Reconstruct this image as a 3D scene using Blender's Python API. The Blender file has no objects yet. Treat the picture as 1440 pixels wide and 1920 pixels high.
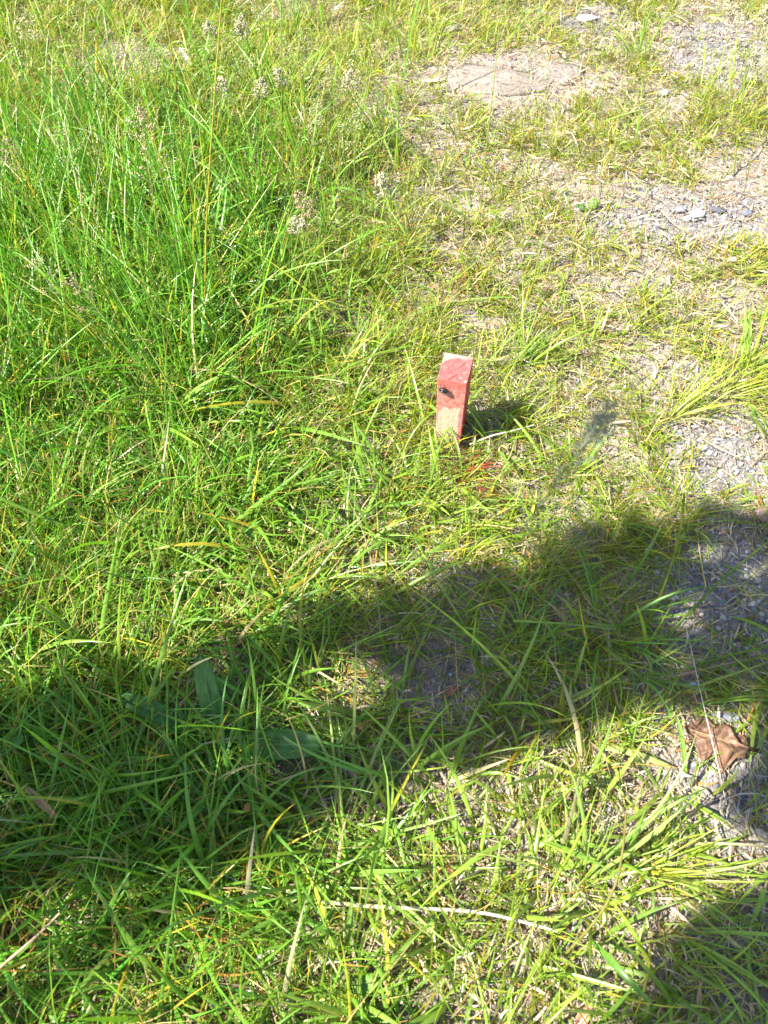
import bpy, math
import numpy as np
from mathutils import Vector, Matrix

# ------------------------------------------------------------------ camera, sky, sun, exposure
SC = bpy.context.scene
COL = SC.collection
CAM_H, PITCH, FPX = 1.15, math.radians(57.0), 1413.0
cam_data = bpy.data.cameras.new('camera')
cam_data.sensor_fit = 'VERTICAL'
cam_data.sensor_height = 36.0
cam_data.sensor_width = 27.0
cam_data.lens = 36.0 * FPX / 1920.0
cam_data.clip_start = 0.02
cam_data.clip_end = 500.0
cam_data.dof.use_dof = True
cam_data.dof.focus_distance = 1.42
cam_data.dof.aperture_fstop = 7.0
cam = bpy.data.objects.new('camera', cam_data)
cam.location = (0, 0, CAM_H)
cam.rotation_euler = (math.radians(90.0) - PITCH, 0, 0)
COL.objects.link(cam)
SC.camera = cam

SUN_EL = math.radians(49.0)
SH = np.array([0.965, 0.262]); SH = SH / np.linalg.norm(SH)        # ground direction in which shadows fall
to_sun = Vector((-SH[0] * math.cos(SUN_EL), -SH[1] * math.cos(SUN_EL), math.sin(SUN_EL)))
world = bpy.data.worlds.new('World')
SC.world = world
world.use_nodes = True
wn = world.node_tree.nodes
sky = wn.new('ShaderNodeTexSky')
sky.sky_type = 'NISHITA'
sky.sun_disc = False
sky.sun_elevation = SUN_EL
sky.sun_rotation = math.atan2(to_sun.x, to_sun.y)
world.node_tree.links.new(sky.outputs[0], wn['Background'].inputs[0])
wn['Background'].inputs[1].default_value = 0.088
sun_data = bpy.data.lights.new('sun', 'SUN')
sun_data.energy = 5.0
sun_data.angle = math.radians(0.53)
sun_data.color = (1.0, 0.95, 0.86)
sun = bpy.data.objects.new('sun', sun_data)
sun.rotation_euler = (-to_sun).to_track_quat('-Z', 'Y').to_euler()
sun.location = (-3, -1, 5)
COL.objects.link(sun)

SC.render.engine = 'CYCLES'
SC.cycles.max_bounces = 7
SC.cycles.diffuse_bounces = 3
SC.cycles.glossy_bounces = 2
SC.cycles.transmission_bounces = 5
SC.view_settings.view_transform = 'Standard'
SC.view_settings.look = 'None'
SC.view_settings.gamma = 1.0
SC.view_settings.exposure = 1.68

rng = np.random.default_rng(11)

# ------------------------------------------------------------------ plan of the place
cp, sp = math.cos(PITCH), math.sin(PITCH)

def G(px, py, z=0.0):
    """a spot of the plan, read off the photograph, as a point at height z above the ground"""
    a, b = (px - 720.0) / FPX, (960.0 - py) / FPX
    d = np.array([a, cp + sp * b, -sp + cp * b])
    k = (z - CAM_H) / d[2]
    return np.array([d[0] * k, d[1] * k, z])

def plan(x, y):
    """inverse of G on the ground"""
    dx, dy, dz = np.asarray(x, float), np.asarray(y, float), -CAM_H
    a = dy * cp - dz * sp
    a = np.maximum(a, 0.15)
    return 720 + FPX * dx / a, 960 - FPX * (dy * sp + dz * cp) / a

def vnoise(x, y, s=0.0):
    x = np.asarray(x, float); y = np.asarray(y, float)
    ix, iy = np.floor(x), np.floor(y)
    fx, fy = x - ix, y - iy
    fx = fx * fx * (3 - 2 * fx); fy = fy * fy * (3 - 2 * fy)
    def h(i, j):
        v = np.sin(i * 127.1 + j * 311.7 + s * 74.7) * 43758.5453
        return v - np.floor(v)
    return (h(ix, iy) * (1 - fx) + h(ix + 1, iy) * fx) * (1 - fy) + (h(ix, iy + 1) * (1 - fx) + h(ix + 1, iy + 1) * fx) * fy

def fbm(x, y, s=0.0, o=3):
    t, a, n = 0, 1.0, 0
    for k in range(o):
        t = t + a * vnoise(x * 2 ** k, y * 2 ** k, s + 9 * k); n += a; a *= 0.5
    return t / n

def ground_z(x, y):
    z = 0.030 * (fbm(np.asarray(x) * 2.3, np.asarray(y) * 2.3, 1) - 0.5) + 0.012 * (fbm(np.asarray(x) * 9, np.asarray(y) * 9, 2) - 0.5)
    r2 = (np.asarray(x) - 0.127) ** 2 + (np.asarray(y) - 0.92) ** 2
    return z * (1 - np.exp(-r2 / 0.015))

# bare patches of the plan: centre, radii, how bare
BARE = [(950, 150, 190, 55, .97), (1110, 55, 70, 30, .75), (1350, 100, 105, 75, .92), (1240, 195, 55, 40, .6), (1395, 335, 90, 55, .85),
        (1300, 405, 145, 55, .93), (1110, 375, 60, 40, .5), (1210, 500, 65, 42, .85), (1390, 560, 60, 32, .6), (1230, 705, 75, 34, .85),
        (1345, 860, 115, 85, .88), (1170, 880, 55, 52, .65), (1360, 1110, 130, 145, .95), (1205, 1065, 70, 50, .5), (1335, 1440, 120, 120, .9),
        (1410, 1660, 70, 65, .85), (1390, 1810, 90, 95, .65), (800, 1270, 130, 65, .6), (780, 1410, 110, 62, .55), (245, 120, 95, 50, .65),
        (760, 200, 90, 55, .55), (810, 245, 65, 55, .55), (865, 385, 45, 22, .6), (645, 865, 55, 42, .55), (270, 1000, 60, 32, .5),
        (870, 612, 34, 30, .5), (1040, 330, 50, 30, .4), (700, 1500, 70, 40, .4), (720, 1740, 80, 50, .4), (760, 1870, 70, 50, .55)]
GRAVEL = [(1360, 1110, 130, 150, 1.0), (1345, 865, 115, 75, .75), (1290, 410, 140, 50, .7), (1350, 110, 95, 65, .7), (1410, 1500, 80, 110, 1.0),
          (1390, 1800, 90, 90, .8), (1130, 30, 120, 40, .6), (820, 1270, 60, 40, .45), (1330, 1450, 70, 60, .6)]

def patches(lst, px, py, wob):
    m = np.zeros_like(px)
    for cx, cy, rx, ry, s in lst:
        q = ((px - cx) / rx) ** 2 + ((py - cy) / ry) ** 2
        m = np.maximum(m, s * np.clip((1.42 - np.sqrt(q) + wob) * 1.35, 0, 1))
    return m

def sstep(a, b, x):
    t = np.clip((x - a) / (b - a), 0, 1)
    return t * t * (3 - 2 * t)

def fields(x, y):
    px, py = plan(x, y)
    wob = 0.9 * (fbm(x * 9, y * 9, 5) - 0.5)
    bare = patches(BARE, px, py, wob)
    grav = patches(GRAVEL, px, py, wob * .7)
    edge = 560 + 0.12 * py + 170 * (fbm(x * 3, y * 3, 7) - .5)          # the lush left-hand side
    lush = 1 - sstep(edge - 330, edge + 270, px)
    lush = np.where(py > 900, lush * (1 - 0.35 * sstep(900, 1150, py)), lush)
    lush = np.maximum(lush, 0.8 * sstep(1220, 1420, py) * (1 - sstep(480, 700, px)))
    lush = lush * (.25 + .75 * sstep(60, 330, py))
    thin = sstep(600, 1000, px) * (1 - sstep(520, 900, py))             # dry thin turf, upper right
    thin = np.maximum(thin, .75 * (1 - sstep(120, 330, py)) * (1 - lush))
    patch = fbm(x * 6, y * 6, 17)
    return px, py, bare, grav, lush, thin, patch

# ------------------------------------------------------------------ mesh helpers
def tag(o, label=None, cat=None, group=None, kind=None):
    if label: o['label'] = label
    if cat: o['category'] = cat
    if group: o['group'] = group
    if kind: o['kind'] = kind
    return o

def link(name, me, parent=None):
    o = bpy.data.objects.new(name, me)
    COL.objects.link(o)
    if parent is not None: o.parent = parent
    return o

def empty(name, loc, rz=0.0):
    o = bpy.data.objects.new(name, None)
    o.empty_display_size = 0.02
    COL.objects.link(o)
    o.location = loc; o.rotation_euler = (0, 0, rz)
    return o

def make_mesh(name, v, faces, mat, col=None, smooth=True):
    """v (n,3); faces: list of index arrays, each (m,3) or (m,4)"""
    me = bpy.data.meshes.new(name)
    v = np.ascontiguousarray(v, dtype=np.float32)
    faces = [np.asarray(f, dtype=np.int32) for f in faces if len(f)]
    loops = np.concatenate([f.ravel() for f in faces])
    tot = np.concatenate([np.full(len(f), f.shape[1], np.int32) for f in faces])
    start = np.concatenate([[0], np.cumsum(tot)[:-1]]).astype(np.int32)
    me.vertices.add(len(v)); me.vertices.foreach_set('co', v.ravel())
    me.loops.add(len(loops)); me.loops.foreach_set('vertex_index', loops)
    me.polygons.add(len(tot)); me.polygons.foreach_set('loop_start', start)
    me.polygons.foreach_set('use_smooth', np.full(len(tot), smooth, dtype=bool))
    if col is not None:
        a = me.color_attributes.new('tint', 'FLOAT_COLOR', 'POINT')
        c = np.ones((len(v), 4), np.float32); c[:, :3] = np.clip(col, 0, 1)
        a.data.foreach_set('color', c.ravel())
    me.update(calc_edges=True)
    me.materials.append(mat)
    return me

class Bag:
    """collects pieces into one mesh"""
    def __init__(s): s.v, s.f3, s.f4, s.c, s.n = [], [], [], [], 0
    def add(s, v, f, col):
        v = np.asarray(v, float); f = np.asarray(f, int)
        (s.f4 if f.shape[1] == 4 else s.f3).append(f + s.n)
        c = np.empty((len(v), 3)); c[:] = col
        s.v.append(v); s.c.append(c); s.n += len(v)
    def mesh(s, name, mat, smooth=True):
        return make_mesh(name, np.concatenate(s.v), [np.concatenate(q) for q in (s.f3, s.f4) if q], mat, np.concatenate(s.c), smooth)
    def tube(s, pts, rad, col, n=6, col2=None):
        pts = np.asarray(pts, float); m = len(pts)
        rad = np.broadcast_to(np.asarray(rad, float), (m,))
        t = np.gradient(pts, axis=0); t /= np.linalg.norm(t, axis=1)[:, None] + 1e-12
        ref = np.array([0.31, 0.17, 0.93]) if abs(t[0] @ np.array([0.31, 0.17, 0.93])) < .9 else np.array([1., 0, 0])
        a = np.cross(t, ref); a /= np.linalg.norm(a, axis=1)[:, None] + 1e-12
        b = np.cross(t, a)
        th = np.linspace(0, 2 * np.pi, n, endpoint=False)
        v = pts[:, None] + rad[:, None, None] * (np.cos(th)[None, :, None] * a[:, None] + np.sin(th)[None, :, None] * b[:, None])
        i = np.arange(m - 1)[:, None] * n; j = np.arange(n)[None]
        f = np.stack([i + j, i + (j + 1) % n, i + n + (j + 1) % n, i + n + j], -1).reshape(-1, 4)
        if col2 is not None:
            k = np.repeat(np.linspace(0, 1, m), n)[:, None]
            c = np.asarray(col) * (1 - k) + np.asarray(col2) * k
        else: c = col
        s.add(v.reshape(-1, 3), f, c)

def bez(p0, p1, p2, n):
    t = np.linspace(0, 1, n)[:, None]
    return (1 - t) ** 2 * np.asarray(p0) + 2 * t * (1 - t) * np.asarray(p1) + t * t * np.asarray(p2)

def blades(P0, az, L, W, lean, bend, c0, c1, nseg=4, fold=False, curl=0.0, twist=0.3, floor=True, r=rng, tipw=2.2, zfree=0.0):
    """many grass blades at once -> vertices, faces, colours"""
    n = len(az)
    t = np.linspace(0, 1, nseg + 1)[None]
    th = lean[:, None] + bend[:, None] * t ** 1.25
    aa = az[:, None] + (curl if np.ndim(curl) else np.full(n, curl))[:, None] * t
    st = (L / nseg)[:, None]
    dx, dy, dz = np.sin(th) * np.cos(aa), np.sin(th) * np.sin(aa), np.cos(th)
    def cum(d):
        o = np.zeros_like(d); o[:, 1:] = np.cumsum((d[:, 1:] + d[:, :-1]) / 2 * st, 1); return o
    X, Y, Z = P0[:, 0:1] + cum(dx), P0[:, 1:2] + cum(dy), P0[:, 2:3] + cum(dz)
    if floor:
        gz = ground_z(X, Y) + 0.002 + r.random((n, 1)) * 0.012 * t
        Z = np.maximum(Z, gz)
    T = np.stack([dx, dy, dz], -1)
    S = np.stack([-np.sin(aa), np.cos(aa), np.zeros_like(aa)], -1)
    N = np.cross(T, S)
    tw = (r.normal(0, twist, n)[:, None] + r.normal(0, twist, n)[:, None] * t)[..., None]
    S2 = np.cos(tw) * S + np.sin(tw) * N
    N2 = np.cross(T, S2)
    w = (W / 2)[:, None] * (0.62 + 0.38 * np.sin(np.clip(t * 2.2, 0, 1) * np.pi / 2)) * (1 - t ** tipw)
    P = np.stack([X, Y, Z], -1)
    k = (t ** 0.8)[..., None]
    C = c0[:, None] * (1 - k) + c1[:, None] * k
    Vl, Vr = P - S2 * w[..., None], P + S2 * w[..., None]
    if not fold:
        # ring verts 2 each except a single tip
        v = np.concatenate([np.stack([Vl[:, :-1], Vr[:, :-1]], 2).reshape(n, -1, 3), P[:, -1:]], 1)
        c = np.concatenate([np.repeat(C[:, :-1], 2, 1), C[:, -1:]], 1)
        m = 2 * nseg + 1
        q = np.array([[2 * i, 2 * i + 1, 2 * i + 3, 2 * i + 2] for i in range(nseg - 1)])
        tr = np.array([[2 * nseg - 2, 2 * nseg - 1, 2 * nseg]])
    else:
        Vm = P + N2 * (w * 0.45)[..., None]
        v = np.concatenate([np.stack([Vl[:, :-1], Vm[:, :-1], Vr[:, :-1]], 2).reshape(n, -1, 3), P[:, -1:]], 1)
        c = np.concatenate([np.repeat(C[:, :-1], 3, 1), C[:, -1:]], 1)
        m = 3 * nseg + 1
        q = np.array([[3 * i + e, 3 * i + e + 1, 3 * i + e + 4, 3 * i + e + 3] for i in range(nseg - 1) for e in (0, 1)])
        b = 3 * nseg - 3
        tr = np.array([[b, b + 1, b + 3], [b + 1, b + 2, b + 3]])
    off = (np.arange(n) * m)[:, None, None]
    return v.reshape(-1, 3), [(q[None] + off).reshape(-1, 4), (tr[None] + off).reshape(-1, 3)], c.reshape(-1, 3)

# ------------------------------------------------------------------ materials
def mat_new(name):
    m = bpy.data.materials.new(name); m.use_nodes = True
    nt = m.node_tree
    return m, nt, nt.nodes, nt.links, nt.nodes['Principled BSDF']

def leaf_mat(name, trans=0.35, rough=0.42, spec=0.4, vary=0.25, scale=60.0, tint=(1.12, 1.15, 0.35)):
    m, nt, N, Lk, bs = mat_new(name)
    at = N.new('ShaderNodeAttribute'); at.attribute_name = 'tint'
    tc = N.new('ShaderNodeTexCoord')
    nz = N.new('ShaderNodeTexNoise'); nz.inputs['Scale'].default_value = scale; nz.inputs['Detail'].default_value = 3
    Lk.new(tc.outputs['Object'], nz.inputs['Vector'])
    mr = N.new('ShaderNodeMapRange'); mr.inputs[1].default_value = .25; mr.inputs[2].default_value = .75
    mr.inputs[3].default_value = 1 - vary; mr.inputs[4].default_value = 1 + vary
    Lk.new(nz.outputs[0], mr.inputs[0])
    mu = N.new('ShaderNodeVectorMath'); mu.operation = 'SCALE'
    Lk.new(at.outputs['Color'], mu.inputs[0]); Lk.new(mr.outputs[0], mu.inputs['Scale'])
    Lk.new(mu.outputs[0], bs.inputs['Base Color'])
    bs.inputs['Roughness'].default_value = rough
    bs.inputs['Specular IOR Level'].default_value = spec
    if trans > 0:
        tr = N.new('ShaderNodeBsdfTranslucent')
        m2 = N.new('ShaderNodeVectorMath'); m2.operation = 'MULTIPLY'; m2.inputs[1].default_value = tint
        Lk.new(mu.outputs[0], m2.inputs[0]); Lk.new(m2.outputs[0], tr.inputs[0])
        mx = N.new('ShaderNodeMixShader'); mx.inputs[0].default_value = trans
        Lk.new(bs.outputs[0], mx.inputs[1]); Lk.new(tr.outputs[0], mx.inputs[2])
        Lk.new(mx.outputs[0], N['Material Output'].inputs[0])
    return m

M_GRASS = leaf_mat('grass_leaf', .36, .45, .32)
M_BROAD = leaf_mat('broad_grass_leaf', .32, .33, .5, .2, 120)
M_STRAW = leaf_mat('dry_straw', .12, .6, .3, .25, 90, (1.1, .9, .6))
M_WEED = leaf_mat('weed_leaf', .25, .45, .4, .15, 90)
M_SEED = leaf_mat('seed_husk', .2, .55, .3, .2, 200, (1.1, 1, .7))
M_DEAD = leaf_mat('dead_leaf', .08, .55, .35, .3, 140, (1.1, .8, .5))
M_TREE = leaf_mat('tree_leaf', .25, .45, .4, .2, 20)
M_STONE = leaf_mat('stone', 0, .85, .25, .30, 110)
def add_bump(m, scale, dist):
    N, Lk = m.node_tree.nodes, m.node_tree.links
    tc = N.new('ShaderNodeTexCoord'); nz = N.new('ShaderNodeTexNoise'); nz.inputs['Scale'].default_value = scale; nz.inputs['Detail'].default_value = 6
    Lk.new(tc.outputs['Object'], nz.inputs['Vector'])
    bp = N.new('ShaderNodeBump'); bp.inputs['Strength'].default_value = .8; bp.inputs['Distance'].default_value = dist
    Lk.new(nz.outputs[0], bp.inputs['Height']); Lk.new(bp.outputs[0], N['Principled BSDF'].inputs['Normal'])
add_bump(M_STONE, 90, .004)
M_BARK = leaf_mat('bark', 0, .85, .2, .4, 30)

def ground_mat():
    m, nt, N, Lk, bs = mat_new('soil')
    at = N.new('ShaderNodeAttribute'); at.attribute_name = 'tint'
    tc = N.new('ShaderNodeTexCoord')
    n1 = N.new('ShaderNodeTexNoise'); n1.inputs['Scale'].default_value = 55; n1.inputs['Detail'].default_value = 8; n1.inputs['Roughness'].default_value = .7
    n2 = N.new('ShaderNodeTexVoronoi'); n2.inputs['Scale'].default_value = 230
    Lk.new(tc.outputs['Object'], n1.inputs['Vector']); Lk.new(tc.outputs['Object'], n2.inputs['Vector'])
    mr = N.new('ShaderNodeMapRange'); mr.inputs[1].default_value = .3; mr.inputs[2].default_value = .7; mr.inputs[3].default_value = .72; mr.inputs[4].default_value = 1.25
    Lk.new(n1.outputs[0], mr.inputs[0])
    sep = N.new('ShaderNodeSeparateColor'); Lk.new(n2.outputs['Color'], sep.inputs[0])
    m2 = N.new('ShaderNodeMapRange'); m2.inputs[3].default_value = .75; m2.inputs[4].default_value = 1.2
    Lk.new(sep.outputs[0], m2.inputs[0])
    mm = N.new('ShaderNodeMath'); mm.operation = 'MULTIPLY'
    Lk.new(mr.outputs[0], mm.inputs[0]); Lk.new(m2.outputs[0], mm.inputs[1])
    mu = N.new('ShaderNodeVectorMath'); mu.operation = 'SCALE'
    Lk.new(at.outputs['Color'], mu.inputs[0]); Lk.new(mm.outputs[0], mu.inputs['Scale'])
    Lk.new(mu.outputs[0], bs.inputs['Base Color'])
    bs.inputs['Roughness'].default_value = .92; bs.inputs['Specular IOR Level'].default_value = .2
    ad = N.new('ShaderNodeMath'); ad.operation = 'ADD'
    Lk.new(n1.outputs[0], ad.inputs[0]); Lk.new(n2.outputs['Distance'], ad.inputs[1])
    bp = N.new('ShaderNodeBump'); bp.inputs['Strength'].default_value = .8; bp.inputs['Distance'].default_value = .004
    Lk.new(ad.outputs[0], bp.inputs['Height']); Lk.new(bp.outputs[0], bs.inputs['Normal'])
    return m
M_SOIL = ground_mat()

def paint_mat():
    m, nt, N, Lk, bs = mat_new('painted_wood')
    at = N.new('ShaderNodeAttribute'); at.attribute_name = 'tint'
    tc = N.new('ShaderNodeTexCoord')
    mp = N.new('ShaderNodeMapping'); mp.inputs['Scale'].default_value = (1, 1, .12)
    Lk.new(tc.outputs['Object'], mp.inputs[0])
    nz = N.new('ShaderNodeTexNoise'); nz.inputs['Scale'].default_value = 420; nz.inputs['Detail'].default_value = 4
    Lk.new(mp.outputs[0], nz.inputs['Vector'])
    mr = N.new('ShaderNodeMapRange'); mr.inputs[1].default_value = .3; mr.inputs[2].default_value = .7; mr.inputs[3].default_value = .88; mr.inputs[4].default_value = 1.1
    Lk.new(nz.outputs[0], mr.inputs[0])
    mu = N.new('ShaderNodeVectorMath'); mu.operation = 'SCALE'
    Lk.new(at.outputs['Color'], mu.inputs[0]); Lk.new(mr.outputs[0], mu.inputs['Scale'])
    Lk.new(mu.outputs[0], bs.inputs['Base Color'])
    bs.inputs['Roughness'].default_value = .62; bs.inputs['Specular IOR Level'].default_value = .35
    bp = N.new('ShaderNodeBump'); bp.inputs['Strength'].default_value = .35; bp.inputs['Distance'].default_value = .0008
    Lk.new(nz.outputs[0], bp.inputs['Height']); Lk.new(bp.outputs[0], bs.inputs['Normal'])
    return m
M_PAINT = paint_mat()

def shell_mat():
    m, nt, N, Lk, bs = mat_new('beetle_shell')
    bs.inputs['Base Color'].default_value = (.012, .010, .009, 1)
    bs.inputs['Roughness'].default_value = .22
    bs.inputs['Coat Weight'].default_value = .4
    nz = N.new('ShaderNodeTexNoise'); nz.inputs['Scale'].default_value = 900
    bp = N.new('ShaderNodeBump'); bp.inputs['Strength'].default_value = .2; bp.inputs['Distance'].default_value = .0003
    Lk.new(nz.outputs[0], bp.inputs['Height']); Lk.new(bp.outputs[0], bs.inputs['Normal'])
    return m
M_SHELL = shell_mat()

# ------------------------------------------------------------------ the ground, out to the horizon
def axis(lo, hi, step, far, grow=1.35):
    a = list(np.arange(lo, hi + 1e-9, step)); s = step
    while a[-1] < far: s *= grow; a.append(a[-1] + s)
    s = step
    while a[0] > -far: s *= grow; a.insert(0, a[0] - s)
    return np.array(a)
gx, gy = axis(-1.55, 1.55, .0085, 60), axis(-.35, 3.0, .0085, 60)
XX, YY = np.meshgrid(gx, gy)
near = np.clip(1.6 - np.hypot(XX, YY - 1.3) / 2.2, 0, 1)
ZZ = ground_z(XX, YY) + near * (0.006 * (fbm(XX * 40, YY * 40, 3, 3) - .5) * 2)
nx, ny = len(gx), len(gy)
px, py, bare, grav, lush, thin, patch = fields(XX, YY)
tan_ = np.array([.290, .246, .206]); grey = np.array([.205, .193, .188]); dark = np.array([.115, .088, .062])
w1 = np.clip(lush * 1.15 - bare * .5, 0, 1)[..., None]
w2 = np.clip(grav * 1.1, 0, 1)[..., None]
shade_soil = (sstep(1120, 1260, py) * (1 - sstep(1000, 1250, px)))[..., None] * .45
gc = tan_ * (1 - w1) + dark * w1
gc = gc * (1 - w2 * .85) + grey * w2 * .85
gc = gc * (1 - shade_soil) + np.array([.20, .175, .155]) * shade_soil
over = np.clip(1.25 - np.sqrt(((px - 868) / 62) ** 2 + ((py - 875) / 42) ** 2), 0, 1) * sstep(.38, .62, fbm(XX * 70, YY * 70, 37))
gc = gc * (1 - over[..., None] * .8) + np.array([.30, .045, .035]) * over[..., None] * .8   # overspray of the marking paint
gc = gc * (0.86 + .28 * fbm(XX * 12, YY * 12, 33))[..., None]
I = (np.arange(ny - 1)[:, None] * nx + np.arange(nx - 1)[None])
quads = np.stack([I, I + 1, I + nx + 1, I + nx], -1).reshape(-1, 4)
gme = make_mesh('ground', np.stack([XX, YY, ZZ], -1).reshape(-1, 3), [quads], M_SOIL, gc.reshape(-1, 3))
ground = link('ground', gme)
tag(ground, 'pale dry soil under the turf, bare in patches on the right', 'ground', kind='structure')

# ------------------------------------------------------------------ grass colours
def jit(n, base, amt=.25, hue=.12, r=rng):
    k = np.exp(r.normal(0, amt, n))[:, None]
    h = r.normal(0, hue, (n, 1))
    c = np.asarray(base)[None] * k if np.ndim(base) == 1 else base * k
    return np.clip(c * np.concatenate([1 + h, np.ones((n, 1)), 1 - h * .5], 1), .004, .85)

def mixc(a, b, w):
    w = np.asarray(w)[:, None]
    return np.asarray(a) * (1 - w) + np.asarray(b) * w

LUSH = np.array([.110, .290, .012]); MID = np.array([.195, .305, .010]); DRYG = np.array([.240, .325, .028]); STRAW = np.array([.46, .37, .20])
YEL = np.array([.42, .37, .025]); RUST = np.array([.34, .15, .035]); RED = np.array([.36, .050, .030])

def spread(n, dens_fn, r=rng):
    """roots over the plan, thinned by a density field; returns x, y"""
    xs, ys = [], []
    got = 0
    while got < n:
        m = n * 2
        y = -0.32 + (3.15 + .32) * r.random(m) ** 1.0
        half = 0.62 + 0.335 * np.clip(y, -.3, 3.2) + .22
        x = (r.random(m) * 2 - 1) * half
        keep = r.random(m) < np.clip(dens_fn(x, y), 0, 1) * half / 1.9
        xs.append(x[keep]); ys.append(y[keep]); got += keep.sum()
    return np.concatenate(xs)[:n], np.concatenate(ys)[:n]

def add_tufting(x, y, r, size=.014, frac=.65, per=14):
    """pull part of the roots together into tufts; returns x, y and the outward azimuth"""
    n = len(x); az = r.random(n) * 2 * np.pi
    k = max(1, int(n * frac / per))
    ci = r.integers(0, n, k)
    mem = np.arange(n) < int(n * frac); r.shuffle(mem)
    idx = np.where(mem)[0]; w = r.integers(0, k, len(idx))
    # nearest by lot: choose tuft centres as other roots, so density is kept
    cx, cy = x[ci][w], y[ci][w]
    a = r.random(len(idx)) * 2 * np.pi; rad = np.abs(r.normal(0, size, len(idx)))
    x = x.copy(); y = y.copy()
    x[idx] = cx + rad * np.cos(a); y[idx] = cy + rad * np.sin(a)
    az[idx] = a + r.normal(0, .35, len(idx))
    return x, y, az

def clearing(px, py):
    """no roots on and just below the oak leaf, so that it lies open"""
    a = (((px - 1345) / 80) ** 2 + ((py - 1430) / 95) ** 2 < 1) * 1.0
    b = (((px - 390) / 55) ** 2 + ((py - 1310) / 95) ** 2 < 1) * .85
    c = (((px - 555) / 70) ** 2 + ((py - 1410) / 60) ** 2 < 1) * .85
    return np.maximum(np.maximum(a, b), c)

def sprayed(px, py, r, p=.5):
    q = ((px - 868) / 62) ** 2 + ((py - 880) / 45) ** 2
    return (r.random(len(px)) < p * np.clip(1.5 - q, 0, 1))

def near_stake(x, y, rad=.040):
    """true where a root would grow through the stake"""
    dx, dy = x - .1291, y - .9236
    c, s = math.cos(-.2462), math.sin(-.2462)
    u, v = dx * c + dy * s, -dx * s + dy * c
    return (np.abs(u) < .030) & (np.abs(v) < .036)

# --- fine turf
def fine_density(x, y):
    px, py, bare, grav, lush, thin, patch = fields(x, y)
    d = 1.0 - .05 * thin - .48 * sstep(1330, 1480, py) * sstep(480, 700, px)
    d = d * (1 - bare) * (.30 + 1.15 * patch) * (1 - clearing(px, py))
    return d
r = np.random.default_rng(21)
n = 118000
x, y = spread(n, fine_density, r)
x, y, az = add_tufting(x, y, r)
ok = ~near_stake(x, y); x, y, az = x[ok], y[ok], az[ok]; n = len(x)
px, py, bare, grav, lush, thin, patch = fields(x, y)
flow = 2 * np.pi * fbm(x * 1.7, y * 1.7, 41, 2) * 1.6
az = np.where(r.random(n) < .35, flow + r.normal(0, .5, n), az)
L = (.036 + .052 * r.random(n) + .036 * lush + .03 * patch) * (1 - .38 * thin) * np.exp(r.normal(0, .25, n)) * (1 - .35 * bare)
W = (.0015 + .0011 * r.random(n) + .0008 * lush + .0006 * thin) * np.exp(r.normal(0, .15, n))
lean = np.abs(r.normal(.72, .40, n)); bend = np.abs(r.normal(.7, .5, n)) * (1 - .15 * lush)
base = mixc(MID, LUSH, np.clip(lush * 1.1, 0, 1)); base = base * (1 - thin[:, None] * .9) + DRYG * thin[:, None] * .9
c1 = jit(n, base, .25, .14, r)
u = r.random(n)
c1 = np.where((u < .10)[:, None], jit(n, YEL, .25, .1, r), c1)
c1 = np.where((u > .93)[:, None], jit(n, STRAW, .3, .08, r), c1)
c1 = np.where(((u > .10) & (u < .14 + .07 * sstep(1500, 1700, py) * (px < 560)))[:, None], jit(n, RUST, .3, .1, r), c1)
c0 = mixc(c1, jit(n, (.30, .30, .085), .25, .1, r), r.random(n) * .8)
bt = r.random(n) < .16
c1[bt] = jit(bt.sum(), (.42, .30, .12), .3, .08, r)
sp_ = sprayed(px, py, r, .24)
c1[sp_] = jit(sp_.sum(), RED, .25, .1, r); c0[sp_] = jit(sp_.sum(), RED, .25, .1, r)
P0 = np.stack([x, y, ground_z(x, y) - .002], 1)
v, f, c = blades(P0, az, L, W, lean, bend, c0, c1, 4, False, r.normal(0, .5, n), .5, r=r)
tag(link('short_grass', make_mesh('short_grass', v, f, M_GRASS, c)), 'fine short yellow green grass covering most of the soil', 'grass', kind='stuff')

# --- broad bladed grass, lower half and left
def broad_density(x, y):
    px, py, bare, grav, lush, thin, patch = fields(x, y)
    d = .16 + .68 * lush + .36 * sstep(1050, 1350, py)
    return d * (1 - .75 * thin) * (1 - bare) * (1 - .6 * grav) * (.35 + 1.1 * fbm(x * 5, y * 5, 61)) * (1 - clearing(px, py))
r = np.random.default_rng(22)
n = 12000
x, y = spread(n, broad_density, r)
x, y, az = add_tufting(x, y, r, .02, .6, 7)
ok = ~near_stake(x, y); x, y, az = x[ok], y[ok], az[ok]; n = len(x)
px, py, bare, grav, lush, thin, patch = fields(x, y)
L = (.060 + .080 * r.random(n) + .045 * lush) * np.exp(r.normal(0, .25, n)) * (1 - .3 * bare)
W = (.0034 + .0048 * r.random(n) ** 1.2) * (1 - .25 * thin)
lean = np.abs(r.normal(.82, .38, n)); bend = np.abs(r.normal(.65, .5, n))
base = mixc((.225, .345, .042), (.115, .300, .022), np.clip(lush, 0, 1))
c1 = jit(n, base, .2, .12, r)
u = r.random(n)
c1 = np.where((u < .06)[:, None], jit(n, YEL, .2, .1, r), c1)
c1 = np.where((u > .975)[:, None], jit(n, STRAW, .25, .08, r), c1)
c0 = mixc(c1, jit(n, (.26, .31, .08), .2, .1, r), r.random(n) * .5)
P0 = np.stack([x, y, ground_z(x, y) - .002], 1)
v, f, c = blades(P0, az, L, W, lean, bend, c0, c1, 6, True, r.normal(0, .35, n), .45, r=r, tipw=2.6)
tag(link('broad_grass', make_mesh('broad_grass', v, f, M_BROAD, c)), 'broader fresh green grass blades mixed through the turf', 'grass', kind='stuff')

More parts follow.
